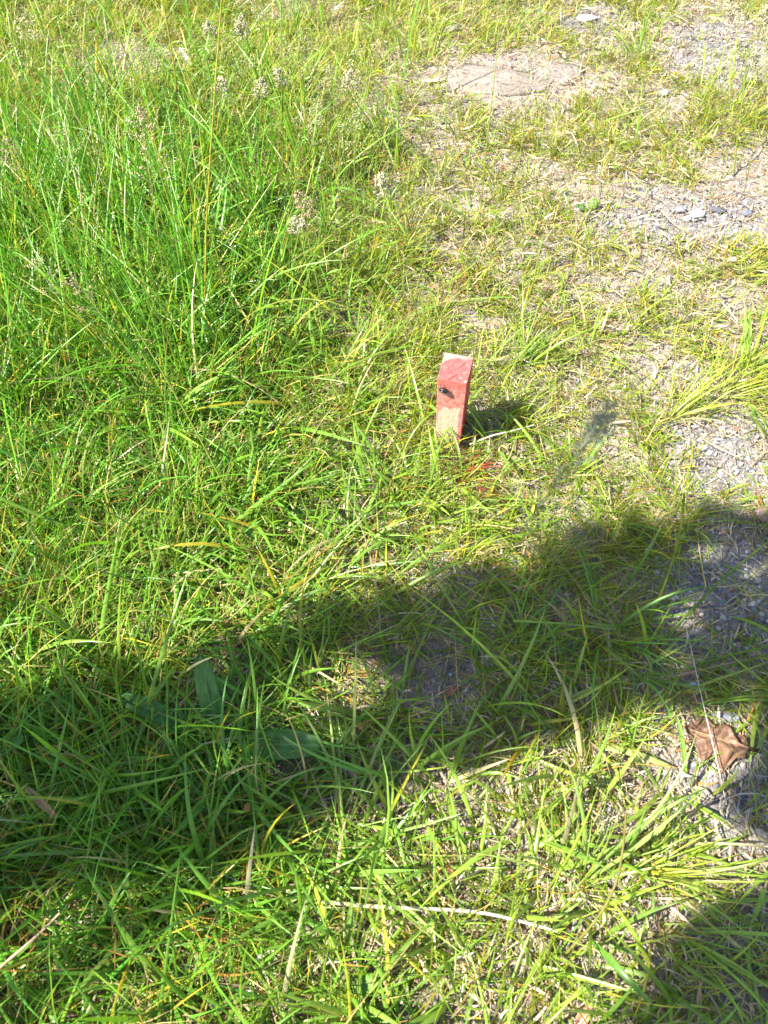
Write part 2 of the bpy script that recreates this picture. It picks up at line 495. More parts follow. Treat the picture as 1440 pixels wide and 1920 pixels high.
# --- tall meadow grass, upper left
def tall_density(x, y):
    px, py = plan(x, y)
    q = 1 - sstep(180, 760, px + .18 * (py - 600) + 200 * (fbm(x * 3, y * 3, 71) - .5))
    q = q * (1 - sstep(640, 860, py)) * (.05 + .95 * sstep(260, 470, py))
    q = q + .6 * sstep(1250, 1450, py) * (1 - sstep(1650, 1850, py)) * (1 - sstep(200, 520, px))
    return q * (.4 + .9 * fbm(x * 6, y * 6, 73)) * (1 - clearing(px, py))
r = np.random.default_rng(23)
n = 4000
x, y = spread(n, tall_density, r)
x, y, az = add_tufting(x, y, r, .022, .7, 16)
px, py = plan(x, y); n = len(x)
low = sstep(1150, 1300, py)
az = np.where(r.random(n) < .55, 2.3 + r.normal(0, .6, n), az)
L = (.13 + .20 * r.random(n)) * (1 - .38 * low) * np.exp(r.normal(0, .2, n))
W = .0026 + .0026 * r.random(n)
lean = np.abs(r.normal(.48, .30, n)) + .25 * low; bend = np.abs(r.normal(.6, .5, n))
c1 = jit(n, (.125, .310, .014), .2, .14, r)
u = r.random(n)
c1 = np.where((u < .24)[:, None], jit(n, (.30, .34, .025), .2, .1, r), c1)
c1 = np.where((u > .985)[:, None], jit(n, STRAW, .25, .08, r), c1)
c0 = mixc(c1, jit(n, (.17, .26, .03), .2, .1, r), r.random(n) * .6)
P0 = np.stack([x, y, ground_z(x, y) - .002], 1)
v, f, c = blades(P0, az, L, W, lean, bend, c0, c1, 7, True, r.normal(0, .25, n), .35, r=r, tipw=2.6)
tag(link('tall_grass', make_mesh('tall_grass', v, f, M_BROAD, c)), 'tall lush green meadow grass filling the upper left', 'grass', kind='stuff')

# --- dry thatch lying on the soil
def thatch_density(x, y):
    px, py, bare, grav, lush, thin, patch = fields(x, y)
    return (.85 - .35 * lush - .30 * thin) * (1 - .45 * bare) * (.35 + .9 * fbm(x * 7, y * 7, 81))
r = np.random.default_rng(24)
n = 62000
x, y = spread(n, thatch_density, r)
ok = ~near_stake(x, y); x, y = x[ok], y[ok]; n = len(x)
px, py, bare, grav, lush, thin, patch = fields(x, y)
az = r.random(n) * 2 * np.pi
L = (.015 + .045 * r.random(n) ** 2) * np.exp(r.normal(0, .3, n))
W = .0009 + .0022 * r.random(n) ** 2.5
lean = np.pi / 2 - np.abs(r.normal(0, .18, n)); bend = r.normal(.1, .25, n)
c1 = jit(n, (.42, .335, .205), .32, .06, r)
u = r.random(n)
c1 = np.where((u < .16)[:, None], jit(n, (.24, .15, .085), .3, .08, r), c1)
c1 = np.where((u > .86)[:, None], jit(n, (.36, .34, .31), .25, .03, r), c1)
c1 = np.where(((u > .16) & (u < .21))[:, None], jit(n, RUST, .3, .08, r), c1)
sp_ = sprayed(px, py, r, .50)
c1[sp_] = jit(sp_.sum(), RED, .25, .1, r)
P0 = np.stack([x, y, ground_z(x, y) + .002 + .010 * r.random(n) ** 2], 1)
v, f, c = blades(P0, az, L, W, lean, bend, c1, c1, 3, False, r.normal(0, .6, n), .6, r=r, tipw=4)
tag(link('dry_thatch', make_mesh('dry_thatch', v, f, M_STRAW, c)), 'pale dry straw and dead blades matted on the soil', 'dry grass', kind='stuff')

# --- broader scraps of dead leaf and straw
r = np.random.default_rng(29)
n = 17000
def litter_density(x, y):
    px, py, bare, grav, lush, thin, patch = fields(x, y)
    return (.22 + .08 * thin + 1.2 * sstep(1250, 1450, py) * sstep(450, 650, px)) * (1 - .6 * grav) * (.3 + fbm(x * 8, y * 8, 91)) * (1 - .8 * clearing(px, py))
x, y = spread(n, litter_density, r)
ok = ~near_stake(x, y); x, y = x[ok], y[ok]; n = len(x)
az = r.random(n) * 2 * np.pi
L = .014 + .04 * r.random(n) ** 1.5
W = .0018 + .0030 * r.random(n) ** 1.6
lean = np.pi / 2 - np.abs(r.normal(0, .30, n)); bend = r.normal(.2, .5, n)
c1 = jit(n, (.47, .375, .265), .26, .05, r)
c1 = np.where((r.random(n) < .14)[:, None], jit(n, (.30, .19, .12), .3, .08, r), c1)
P0 = np.stack([x, y, ground_z(x, y) + .003 + .014 * r.random(n) ** 2], 1)
v, f, c = blades(P0, az, L, W, lean, bend, c1, c1, 4, True, r.normal(0, .9, n), .8, r=r, tipw=4)
tag(link('leaf_litter', make_mesh('leaf_litter', v, f, M_STRAW, c)), 'scraps of pale dead grass leaf scattered between the blades', 'dry grass', kind='stuff')

# ------------------------------------------------------------------ stones
def ico():
    p = (1 + 5 ** .5) / 2
    v = np.array([(-1, p, 0), (1, p, 0), (-1, -p, 0), (1, -p, 0), (0, -1, p), (0, 1, p), (0, -1, -p), (0, 1, -p), (p, 0, -1), (p, 0, 1), (-p, 0, -1), (-p, 0, 1)], float)
    f = np.array([(0, 11, 5), (0, 5, 1), (0, 1, 7), (0, 7, 10), (0, 10, 11), (1, 5, 9), (5, 11, 4), (11, 10, 2), (10, 7, 6), (7, 1, 8), (3, 9, 4), (3, 4, 2), (3, 2, 6), (3, 6, 8), (3, 8, 9), (4, 9, 5), (2, 4, 11), (6, 2, 10), (8, 6, 7), (9, 8, 1)])
    return v / np.linalg.norm(v[0]), f
IV, IF = ico()
def subdiv(v, f):
    v = list(map(tuple, v)); d = {}
    def mid(a, b):
        k = (min(a, b), max(a, b))
        if k not in d:
            m = (np.array(v[a]) + np.array(v[b])) / 2; v.append(tuple(m / np.linalg.norm(m))); d[k] = len(v) - 1
        return d[k]
    o = []
    for a, b, c in f:
        ab, bc, ca = mid(a, b), mid(b, c), mid(c, a)
        o += [(a, ab, ca), (b, bc, ab), (c, ca, bc), (ab, bc, ca)]
    return np.array(v), np.array(o)
IV2, IF2 = subdiv(IV, IF)
IV3, IF3 = subdiv(IV2, IF2)

def grav_density(x, y):
    px, py, bare, grav, lush, thin, patch = fields(x, y)
    return np.clip(grav * 1.1, 0, 1) + .10 * (1 - lush)
r = np.random.default_rng(25)
n = 18000
x, y = spread(n, grav_density, r)
px, py, bare, grav, lush, thin, patch = fields(x, y)
s = (.0014 + .0040 * r.random(n) ** 2.2)[:, None, None]
M = r.normal(0, 1, (n, 12, 1)) * .16 + 1
sc3 = (.65 + .7 * r.random((n, 1, 3))) * np.array([1, 1, .75])
a = r.random(n) * 6.283
V = IV[None] * M * sc3 * s
V = np.stack([V[..., 0] * np.cos(a)[:, None] - V[..., 1] * np.sin(a)[:, None], V[..., 0] * np.sin(a)[:, None] + V[..., 1] * np.cos(a)[:, None], V[..., 2]], -1)
V = V + np.stack([x, y, ground_z(x, y) + .35 * s[:, 0, 0]], 1)[:, None]
u = r.random(n)
c1 = jit(n, (.20, .20, .215), .38, .03, r)
c1 = np.where((u < .25)[:, None], jit(n, (.30, .26, .21), .3, .05, r), c1)
c1 = np.where((u > .93)[:, None], jit(n, (.50, .48, .45), .2, .02, r), c1)
F = (IF[None] + (np.arange(n) * 12)[:, None, None]).reshape(-1, 3)
tag(link('gravel', make_mesh('gravel', V.reshape(-1, 3), [F], M_STONE, np.repeat(c1, 12, 0), False)), 'fine grey gravel and grit in the bare patches on the right', 'gravel', kind='stuff')

def stone_mesh(seed, size, col, flat=.7, lv=2, rough=.16):
    q = np.random.default_rng(seed)
    v = (IV3 if lv == 3 else IV2).copy(); f = IF3 if lv == 3 else IF2
    for _ in range(9):                                             # chip flat facets off
        d = q.normal(size=3); d /= np.linalg.norm(d); h = .72 + .2 * q.random()
        k = v @ d; v = v - np.maximum(k - h, 0)[:, None] * d
    v *= 1 + q.normal(0, rough * .25, (len(v), 1))
    v = v * np.asarray(size) * np.array([1, 1, flat])
    c = jit(len(v), col, .10, .02, q)
    return make_mesh('pebble', v, [f], M_STONE, c, lv == 3)

def put_stone(name, px_, py_, size, col, label, seed, flat=.6, rz=0, lv=3, group=None, sink=.35, tilt=0):
    p = G(px_, py_)
    o = link(name, stone_mesh(seed, size, col, flat, lv))
    o.location = (p[0], p[1], float(ground_z(p[0], p[1])) + size[2] * flat * (1 - sink))
    o.rotation_euler = (tilt, 0, rz)
    tag(o, label, 'stone', group)
    return o
put_stone('stone', 1297, 1293, (.0115, .010, .008), (.36, .44, .58), 'blue grey stone chip lying in the shaded grass above the brown leaf', 3, .75, .4, sink=-.5)
put_stone('stone', 1098, 40, (.036, .020, .012), (.48, .45, .41), 'smooth flat whitish stone at the top edge on pale soil', 4, .6, .1, sink=.1)
put_stone('stone', 1304, 409, (.019, .013, .013), (.80, .79, .77), 'bright white stone, larger of the pair on the bare patch at right', 5, .8, .2, sink=0)
put_stone('stone', 1287, 414, (.008, .0075, .008), (.78, .76, .72), 'small white stone just left of the bright white stone', 6, .8, 0, sink=0)
put_stone('stone', 845, 60, (.030, .017, .016), (.33, .285, .24), 'pale tan angular stone with a dark shadow near the top edge', 7, .7, .5, sink=.2)
put_stone('flat_stone', 925, 152, (.165, .080, .020), (.230, .196, .163), 'large flat pale stone sunk level in the soil near the top', 8, .55, -.06, sink=.80, tilt=.05)
put_stone('flat_stone', 1050, 140, (.080, .055, .018), (.222, .188, .16), 'smaller pale flat stone sunk beside the large one near the top', 9, .5, .3, sink=.80, tilt=.05)
put_stone('stone', 1372, 490, (.012, .009, .009), (.60, .58, .52), 'whitish stone below the bright white pair, near the right edge', 10, .8, .4, sink=0)
put_stone('stone', 1240, 183, (.022, .014, .012), (.30, .30, .31), 'light grey stone in the thin turf right of the flat stones', 11, .6, .5, sink=.2)
put_stone('stone', 1345, 398, (.022, .011, .012), (.10, .10, .115), 'dark slate stone right of the bright white pair', 12, .6, -.3, sink=.1)
put_stone('stone', 1275, 397, (.016, .012, .011), (.23, .24, .27), 'mid grey stone left above the bright white pair', 13, .6, .3, sink=.2)
put_stone('stone', 1400, 402, (.013, .010, .010), (.15, .16, .19), 'bluish dark stone at the right of the bare patch, beyond the slate one', 14, .7, .3, sink=.1)
put_stone('stone', 1360, 1345, (.024, .009, .010), (.24, .25, .27), 'flat grey stone chip half lit above the brown leaf', 15, .6, -.1, sink=.1)
put_stone('stone', 1432, 968, (.022, .017, .012), (.33, .22, .18), 'reddish brown stone at the right edge where the shade begins', 16, .7, .2, sink=.1)
put_stone('stone', 1213, 1028, (.0045, .0038, .004), (.62, .60, .57), 'tiny white pebble at the left rim of the gravel patch', 17, .8, 0, sink=0)
put_stone('stone', 1420, 1570, (.016, .012, .010), (.33, .29, .24), 'pale sandy stone at the lower right edge by the shade', 18, .6, .3, sink=.1)

PCOL = ['blackish', 'dark grey', 'mid grey', 'light grey', 'brownish', 'bluish grey', 'pale grey', 'slate coloured']
peb = [stone_mesh(100 + k, (.0062, .0052, .0048), c_, .75, 2) for k, c_ in enumerate([(.10, .105, .12), (.15, .155, .17), (.22, .22, .23), (.30, .29, .29), (.26, .20, .16), (.18, .19, .23), (.34, .33, .34), (.13, .12, .125)])]
r = np.random.default_rng(26)
def pebbles(cx, cy, rx, ry, n, label, group):
    for k in range(n):
        a, q = r.random() * 6.283, math.sqrt(r.random())
        p = G(cx + rx * q * math.cos(a), min(cy + ry * q * math.sin(a), 1900))
        s = .55 + .75 * r.random() ** 1.6
        ci = int(r.integers(0, len(peb))); o = link('pebble', peb[ci])
        o.scale = (s, s, s); o.rotation_euler = (r.normal() * .3, r.normal() * .3, r.random() * 6.28)
        o.location = (p[0], p[1], float(ground_z(p[0], p[1])) + .0009 * s)
        tag(o, PCOL[ci] + ' ' + label, 'pebble', PCOL[ci] + ' ' + group)
pebbles(1350, 1110, 100, 130, 80, 'small pebble in the shaded gravel patch at right', 'pebbles in the shaded gravel')
pebbles(1350, 870, 85, 70, 42, 'pebble on the sunlit bare soil right of the stake', 'pebbles on the sunlit bare soil')
pebbles(1290, 415, 120, 45, 26, 'pebble on the bare patch around the bright white stones', 'pebbles around the white stones')
pebbles(1410, 1510, 45, 80, 34, 'pebble in the gravel below the brown leaf at right edge', 'pebbles below the brown leaf')
pebbles(1350, 100, 75, 55, 16, 'pebble on the bare soil in the top right corner', 'pebbles in the top right corner')

# ------------------------------------------------------------------ the wooden stake
def build_stake():
    bx, by, H, w, d, yaw, lx, ly, tp = .1291, .9236, .1842, .0522, .0639, -.2462, -.0047, .0031, .906
    root = empty('wooden_stake', (bx, by, 0), yaw)
    tag(root, 'square wooden survey stake with worn red painted top, standing in the grass', 'stake')
    q = np.random.default_rng(31)
    # outline of the section, 1 mm steps, corners rounded
    def ring(n_side=56):
        pts = []
        cs = [(-1, -1), (1, -1), (1, 1), (-1, 1)]
        for k in range(4):
            a, b = np.array(cs[k], float), np.array(cs[(k + 1) % 4], float)
            for t in np.linspace(0, 1, n_side, endpoint=False): pts.append(a + (b - a) * t)
        return np.array(pts)
    U = ring(); m = len(U)
    rad = .045
    ax = np.abs(U) - (1 - rad); both = (ax > 0).all(1)
    nrm = np.linalg.norm(np.maximum(ax, 0), axis=1)
    Ur = U.copy()
    Ur[both] = np.sign(U[both]) * ((1 - rad) + np.maximum(ax[both], 0) / np.maximum(nrm[both], 1e-6)[:, None] * np.minimum(nrm[both], rad)[:, None])
    zs = np.concatenate([np.linspace(-.06, H - .0012, 190), [H - .0004]])
    V, U3 = [], []
    for i, z in enumerate(zs):
        k = tp + (1 - tp) * np.clip(z / H, -.4, 1)
        ins = 1.0 if i < len(zs) - 1 else .985
        wob = 1 + .010 * (vnoise(Ur[:, 0] * 2 + Ur[:, 1] * 3, np.full(m, z * 30), 3) - .5)
        x_, y_ = Ur[:, 0] * w / 2 * k * ins * wob, Ur[:, 1] * d / 2 * k * ins * wob
        V.append(np.stack([x_, y_, np.full(m, z)], 1)); U3.append(U)
    nside = len(zs)
    rings = np.linspace(.97, 0.02, 34)
    for g in rings:
        x_, y_ = U[:, 0] * w / 2 * g, U[:, 1] * d / 2 * g
        z_ = np.full(m, H) + .0010 * (fbm(x_ * 90, y_ * 90, 8) - .5)
        V.append(np.stack([x_, y_, z_], 1)); U3.append(U * g)
    V = np.concatenate(V); U3 = np.concatenate(U3)
    row = np.repeat(np.arange(nside + len(rings)), m)
    istop = row >= nside - 1
    x, y, z = V[:, 0], V[:, 1], V[:, 2]
    u = x / (w / 2); vv = y / (d / 2)
    n1 = fbm(x * 160, y * 160 + z * 160, 51); n2 = fbm(x * 500 + z * 90, y * 500 + z * 420, 52); n3 = fbm(u * 7 + vv * 3, z * 220, 53)
    red = np.array([.50, .072, .066]); pink = np.array([.53, .235, .185]); bare_ = np.array([.53, .41, .29]); deep = np.array([.44, .030, .028])
    col = np.empty((len(V), 3)); col[:] = pink
    # right and back sides: solid red paint; left: pinkish
    right = (U3[:, 0] > .96) & ~istop; back = (U3[:, 1] > .96) & ~istop; left = (U3[:, 0] < -.96) & ~istop
    front = (U3[:, 1] < -.96) & ~istop
    col[right | back] = deep
    kk = (sstep(.45, .62, n1))[:, None]
    col[left] = (pink * (1 - kk * .5) + red * kk * .5)[left]
    # front: pink wash on top, bare wood lower down with a ragged edge
    s = np.clip((H - z) / H, 0, 1.4)
    blush = sstep(.35, .70, n2 * .35 + n1 * .65)
    fr = pink * (1 - .55 * blush[:, None]) + red * .55 * blush[:, None]
    nearTop = (1 - sstep(.0, .16, s + .10 * (n1 - .5)))[:, None]
    fr = fr * (1 - .55 * nearTop) + red * .55 * nearTop
    ed_top = .40 + .07 * (fbm(u * 3, u * 0, 54) - .5) * 2 - .03 * (u > .1) + .05 * (u < -.75)
    ed_r = .62 + .14 * (n3 - .5) * 2 - .18 * sstep(.4, .95, s)* 0
    ed_l = -.86 + .10 * (n3 - .5)
    bw = sstep(-.015, .015, s - ed_top) * sstep(-.07, .07, ed_r - u) * np.maximum(sstep(-.05, .05, u - ed_l), sstep(.55, .7, s))
    n4 = fbm(u * 14 + .6 * fbm(u * 3, z * 30, 58), z * 14, 57)
    grain = (.80 + .40 * n4)[:, None]
    mg = np.array([.47, .15, .18])
    strip = (sstep(.40, .46, s) * (1 - bw))[:, None]
    fr = fr * (1 - strip * .5) + mg * strip * .5
    fr = fr * (1 - bw[:, None]) + bare_ * grain * bw[:, None]
    low = np.clip(sstep(.78, 1.0, s + .25 * (n1 - .5)), 0, 1)[:, None]
    fr = fr * (1 - low * .6) + np.array([.40, .17, .11]) * low * .6
    pore = (sstep(.62, .70, n2) * sstep(.02, .1, s) * (1 - sstep(.36, .42, s)))[:, None]
    fr = fr * (1 - .30 * pore)
    col[front] = fr[front]
    # top: bright red round the pith, worn pale along the back edge
    tr = red * 1.08 * (1 - .35 * blush[:, None]) + pink * .35 * blush[:, None]
    rr = np.hypot(u - .22, (vv + .9) * .93)
    worn = sstep(1.50, 1.56, rr + .10 * (n1 - .5)) * (1 - sstep(.35, .75, u + .5 * (n1 - .5)))
    chip = .6 * sstep(.60, .70, n1) * sstep(.45, .6, u) * .8 + sstep(.60, .68, n1) * sstep(-.55, -.75, vv) * sstep(.2, .4, u) * .7
    ww = np.clip(np.maximum(worn, chip), 0, 1)[:, None]
    tr = tr * (1 - ww) + np.array([.40, .25, .20]) * ww
    back_pink = (sstep(.72, .86, vv) * (1 - worn))[:, None]
    tr = tr * (1 - .6 * back_pink) + pink * .6 * back_pink
    col[istop] = tr[istop]
    # drying cracks: real grooves on the top
    BL, A, B = np.array([437., 655.]), np.array([405., 45.]), np.array([93., -360.])
    def loc(p):
        dx, dy = np.array(p, float) - BL; det = A[0] * B[1] - B[0] * A[1]
        return np.array([(dx * B[1] - B[0] * dy) / det * 2 - 1, (A[0] * dy - A[1] * dx) / det * 2 - 1])
    for line, wd, dp in (([(590, 672), (650, 628), (720, 585), (870, 578)], .030, .004), ([(445, 648), (570, 660)], .022, .002), ([(680, 540), (760, 478), (832, 424)], .022, .003), ([(570, 530), (640, 478), (705, 420)], .016, .0015)):
        pts = [loc(p) for p in line]
        dist = np.full(len(V), 9.)
        for a, b in zip(pts[:-1], pts[1:]):
            ab = b - a; t = np.clip(((u - a[0]) * ab[0] + (vv - a[1]) * ab[1]) / (ab @ ab), 0, 1)
            dist = np.minimum(dist, np.hypot(u - a[0] - t * ab[0], vv - a[1] - t * ab[1]))
        g = np.clip(1 - dist / wd, 0, 1) * istop
        V[:, 2] -= dp * g
        col = col * (1 - .75 * np.clip(g * 1.4, 0, 1)[:, None])
    # porous front, slightly rough
    V[:, 1] += np.where(front, .0009 * (n2 - .5), 0)
    V[:, 1] += ly * np.clip(z / H, -.4, 1.05); V[:, 0] += lx * np.clip(z / H, -.4, 1.05)
    i = np.arange(nside + len(rings) - 1)[:, None] * m; j = np.arange(m)[None]
    f = np.stack([i + j, i + (j + 1) % m, i + m + (j + 1) % m, i + m + j], -1).reshape(-1, 4)
    last = (nside + len(rings) - 1) * m
    V = np.concatenate([V, [[lx, ly, H]]]); col = np.concatenate([col, [red]])
    jj = np.arange(m)
    cap = np.stack([last + jj, last + (jj + 1) % m, np.full(m, len(V) - 1)], 1)
    link('post', make_mesh('post', V, [f, cap], M_PAINT, col), root)
    return root, (H, w, d, lx, ly, tp, yaw, bx, by)
stake, SP = build_stake()

# ------------------------------------------------------------------ the beetle on the stake
def build_beetle():
    H, w, d, lx, ly, tp, yaw, bx, by = SP
    u, z = -.50, H * .878
    k = tp + (1 - tp) * z / H
    loc = Vector((u * w / 2 * k + lx * z / H, -d / 2 * k + ly * z / H, z))
    R = Matrix.Rotation(yaw, 4, 'Z')
    p = R @ loc + Vector((bx, by, 0))
    root = empty('beetle', p)
    # local frame: x along the body (head to the left), z off the wood
    root.matrix_world = Matrix.Translation(p) @ R @ Matrix.Scale(1.25, 4) @ Matrix(((-.98, -.17, 0, 0), (0, 0, -1, 0), (.17, -.98, 0, 0), (0, 0, 0, 1))) 
    tag(root, 'small shiny black beetle sitting on the red front of the stake', 'beetle')
    def ball(name, c, s, seg=None):
        v = IV3 * np.asarray(s) + np.asarray(c)
        return link(name, make_mesh(name, v, [IF3], M_SHELL), root)
    ball('wing_case', (-.0008, .0016, .0042), (.0052, .0022, .0030)); ball('wing_case', (-.0008, -.0016, .0042), (.0052, .0022, .0030))
    ball('thorax', (.0042, 0, .0038), (.0022, .0030, .0024)); ball('head', (.0066, 0, .0034), (.0013, .0017, .0014))
    ball('abdomen', (-.0008, 0, .0032), (.0050, .0034, .0022))
    for sx in (-1, 1):
        for x0, dx in ((.0038, .0030), (.0012, .0004), (-.0018, -.0032)):
            b = Bag(); b.tube([(x0, sx * .0022, .0026), (x0 + dx * .5, sx * .0052, .0040), (x0 + dx, sx * .0068, .0012), (x0 + dx * 1.3, sx * .0080, .0004)], [.00040, .00034, .00026, .0002], (.02, .02, .02), 5)
            link('leg', b.mesh('leg', M_SHELL), root)
        b = Bag(); b.tube([(.0072, sx * .0010, .0036), (.0086, sx * .0022, .0042), (.0096, sx * .0036, .0036)], .00018, (.02, .02, .02), 4)
        link('antenna', b.mesh('antenna', M_SHELL), root)
build_beetle()

# ------------------------------------------------------------------ leaves with real outlines
def leaf_sheet(length, width_fn, nu=26, nv=9, fold=.15, arch=.0, curl=0., ridges=0, wave=0., thick=.0006, q=None, col=(.06, .16, .03), col2=None, rib=None):
    """a leaf along +X from the origin; returns v, quads, colours with both faces and a rim"""
    u = np.linspace(0, 1, nu); v = np.linspace(-1, 1, nv)
    Uu, Vv = np.meshgrid(u, v, indexing='ij')
    wl = np.array([width_fn(a, -1) for a in u])[:, None]; wr = np.array([width_fn(a, 1) for a in u])[:, None]
    hw = np.where(Vv < 0, wl, wr)
    Yy = Vv * hw; Xx = Uu * length
    Zz = fold * np.abs(Yy) + arch * length * np.sin(Uu * np.pi * .9) + curl * (Yy ** 2) / max(hw.max(), 1e-5)
    if ridges: Zz = Zz + .0007 * np.cos(Vv * np.pi * ridges) * np.sin(np.clip(Uu * 1.1, 0, 1) * np.pi)
    if wave: Zz = Zz + wave * (fbm(Uu * 5 + 3, Vv * 2.2 + 7, q if q else 1) - .5)
    top = np.stack([Xx, Yy, Zz], -1).reshape(-1, 3); bot = top - np.array([0, 0, thick])
    I = np.arange(nu - 1)[:, None] * nv + np.arange(nv - 1)[None]
    f = np.stack([I, I + nv, I + nv + 1, I + 1], -1).reshape(-1, 4)
    n = nu * nv
    rim = [i * nv for i in range(nu)] + [(nu - 1) * nv + j for j in range(1, nv)] + [i * nv + nv - 1 for i in range(nu - 2, -1, -1)] + list(range(nv - 2, 0, -1))
    rim = np.array(rim); nx_ = np.roll(rim, -1)
    fr = np.stack([nx_, rim, rim + n, nx_ + n], 1)
    c = np.array(col) * (0.9 + .2 * fbm(Uu * 9, Vv * 4, 5)).reshape(-1, 1)
    if col2 is not None:
        k = np.clip(1.25 * (fbm(Uu * 4, Vv * 2, 15).reshape(-1, 1) - .35) * 2, 0, 1); c = c * (1 - k) + np.array(col2) * k
    if rib is not None:
        k = np.exp(-(Vv / .07) ** 2).reshape(-1, 1)
        c = c * (1 - k * .6) + np.array(rib) * k * .6
        w_ = (Uu * 9 - np.abs(Vv) * 2.2) % 1.0
        k = (np.exp(-(np.minimum(w_, 1 - w_) / .07) ** 2) * .35).reshape(-1, 1)
        c = c * (1 - k) + np.array(rib) * k
    return np.concatenate([top, bot]), np.concatenate([f, f[:, ::-1] + n, fr]), np.concatenate([c, c * .9])

def orient(v, loc, az, pitch=0., roll=0.):
    R = Matrix.Rotation(az, 3, 'Z') @ Matrix.Rotation(-pitch, 3, 'Y') @ Matrix.Rotation(roll, 3, 'X')
    return v @ np.array(R).T + np.asarray(loc)

def dead_leaf(name, label, px_, py_, L, wfn, az, col, cat='leaf', lift=.006, pitch=0., roll=0., **kw):
    p = G(px_, py_)
    v, f, c = leaf_sheet(L, wfn, col=col, **kw)
    v[:, 0] -= L / 2
    o = link(name, make_mesh(name, orient(v, (0, 0, 0), az, pitch, roll), [f], M_DEAD, c))
    o.location = (p[0], p[1], float(ground_z(p[0], p[1])) + lift)
    tag(o, label, cat)
    return o

def oak(u, s):
    env = .056 * math.sin(min(1, u * 1.12 + .02) * math.pi) ** .55 * (0.55 + .6 * u)
    lob = .80 + .20 * math.cos(u * 21 + (0.6 if s > 0 else 0)) 
    w_ = env * lob
    if u < .08: w_ = .0015 + w_ * (u / .08) ** 2
    if u > .96: w_ *= (1 - u) / .04 * .8 + .2
    return w_ * (1.0 if s > 0 else .9)
oakl = dead_leaf('dry_leaf', 'curled brown dry oak leaf lying on pale soil at right', 1341, 1394, .106, oak, -.35, (.190, .102, .060), lift=.023, nu=90, nv=31, col2=(.12, .065, .04), fold=.10, curl=-.62, wave=.026, q=3, thick=.0005, rib=(.42, .27, .16), roll=-.12, pitch=.05)
b = Bag(); b.tube([(-.062, .004, -.004), (-.049, 0, .0005), (-.02, 0, .0016), (.02, 0, .0016), (.045, 0, .001)], [.0010, .0010, .0009, .0006, .0003], (.36, .22, .12), 5)
mr_ = link('midrib', b.mesh('midrib', M_DEAD), oakl); mr_.rotation_euler = (-.12, -.05, -.35)

def lance(w_):
    return lambda u, s: w_ * math.sin(math.pi * min(1, max(0, u * .97 + .015))) ** .8
dead_leaf('dry_leaf', 'slim orange brown dry leaf in the shade left of centre', 682, 1271, .048, lance(.0055), -.12, (.34, .17, .055), lift=.016, fold=.5, arch=.05)
dead_leaf('dry_leaf', 'small reddish brown dry leaf on shaded soil below the stake', 843, 1302, .034, lance(.0055), .62, (.28, .12, .085), lift=.010, fold=.6)
dead_leaf('dry_strip', 'pinkish brown dry strip on the sunlit soil at lower right', 1412, 1641, .036, lance(.0035), .02, (.50, .27, .19), 'leaf', lift=.006, fold=.1)
dead_leaf('dry_leaf', 'salmon pink dry leaf at the bottom edge', 1090, 1905, .042, lance(.0075), .85, (.55, .25, .16), lift=.012, fold=.3)
dead_leaf('dry_leaf', 'curled greyish tan dry blade on soil in the shade, lower centre', 655, 1455, .055, lance(.004), -.55, (.36, .29, .23), 'leaf', lift=.012, fold=.8, arch=.12)
dead_leaf('dry_leaf', 'orange dry leaf tip in the shaded grass at lower left', 472, 1522, .018, lance(.006), .7, (.48, .25, .07), lift=.035, fold=.3)
dead_leaf('dry_leaf', 'long dull brown dry blade in the dark grass at lower left', 105, 1520, .070, lance(.0055), -.65, (.33, .20, .10), lift=.06, fold=.4, arch=.05)
dead_leaf('dry_leaf', 'tan dry blade lying at the left edge in mid height grass', 35, 888, .085, lance(.006), -.28, (.38, .27, .18), lift=.03, fold=.4)
dead_leaf('dry_leaf', 'rust brown twisted dry leaf in the sunlit grass at lower centre', 830, 1622, .045, lance(.0035), -.75, (.30, .13, .06), lift=.012, fold=.8)
dead_leaf('dry_leaf', 'pinkish tan dry leaf scrap on the sunlit soil at lower right', 1285, 1640, .020, lance(.004), -.5, (.55, .32, .22), lift=.008, fold=.3)
dead_leaf('bark_chip', 'pale elongated bark chip by the flat stone near the top', 812, 158, .075, lance(.011), .15, (.50, .40, .30), 'bark', lift=.010, fold=.1)
dead_leaf('dry_leaf', 'flat whitish dry strip in thin turf at the upper left', 352, 122, .16, lance(.011), 2.0, (.40, .37, .33), lift=.015, fold=.3)

# broad leaved weed in the shade
def plantain(cx, cy, specs, label):
    p = G(cx, cy); z = float(ground_z(p[0], p[1]))
    root = empty('broadleaf_weed', (p[0], p[1], z)); tag(root, label, 'plant')
    for k, (tx, ty, tz, wpx, col) in enumerate(specs):
        t = G(tx, ty, tz) - np.array([p[0], p[1], z])
        Ln = np.linalg.norm(t); az = math.atan2(t[1], t[0]); pit = math.asin(t[2] / Ln)
        hw = wpx
        def wf(u, s, hw=hw):
            return .0025 + hw * max(0, math.sin(math.pi * min(1, (max(0, u - .18) / .82) ** .85 * .93))) ** .62 if u < .995 else .002
        v, f, c = leaf_sheet(Ln, wf, 30, 15, fold=.10, arch=.07, curl=.15, ridges=5, wave=.012, q=k + 2, col=col, rib=(.14, .24, .07))
        lf = link('leaf', make_mesh('leaf', orient(v, (0, 0, .004), az, pit, .15 * (k % 3 - 1)), [f], M_WEED, c), root)
        mid = v[:30 * 15].reshape(30, 15, 3)[:28, 7] - np.array([0, 0, .0006])
        b = Bag(); b.tube(orient(mid, (0, 0, .004), az, pit, .15 * (k % 3 - 1)), np.linspace(.0016, .0005, 28), (.20, .30, .09), 6)
        link('midrib', b.mesh('midrib', M_WEED), lf)
dk = (.065, .185, .030)
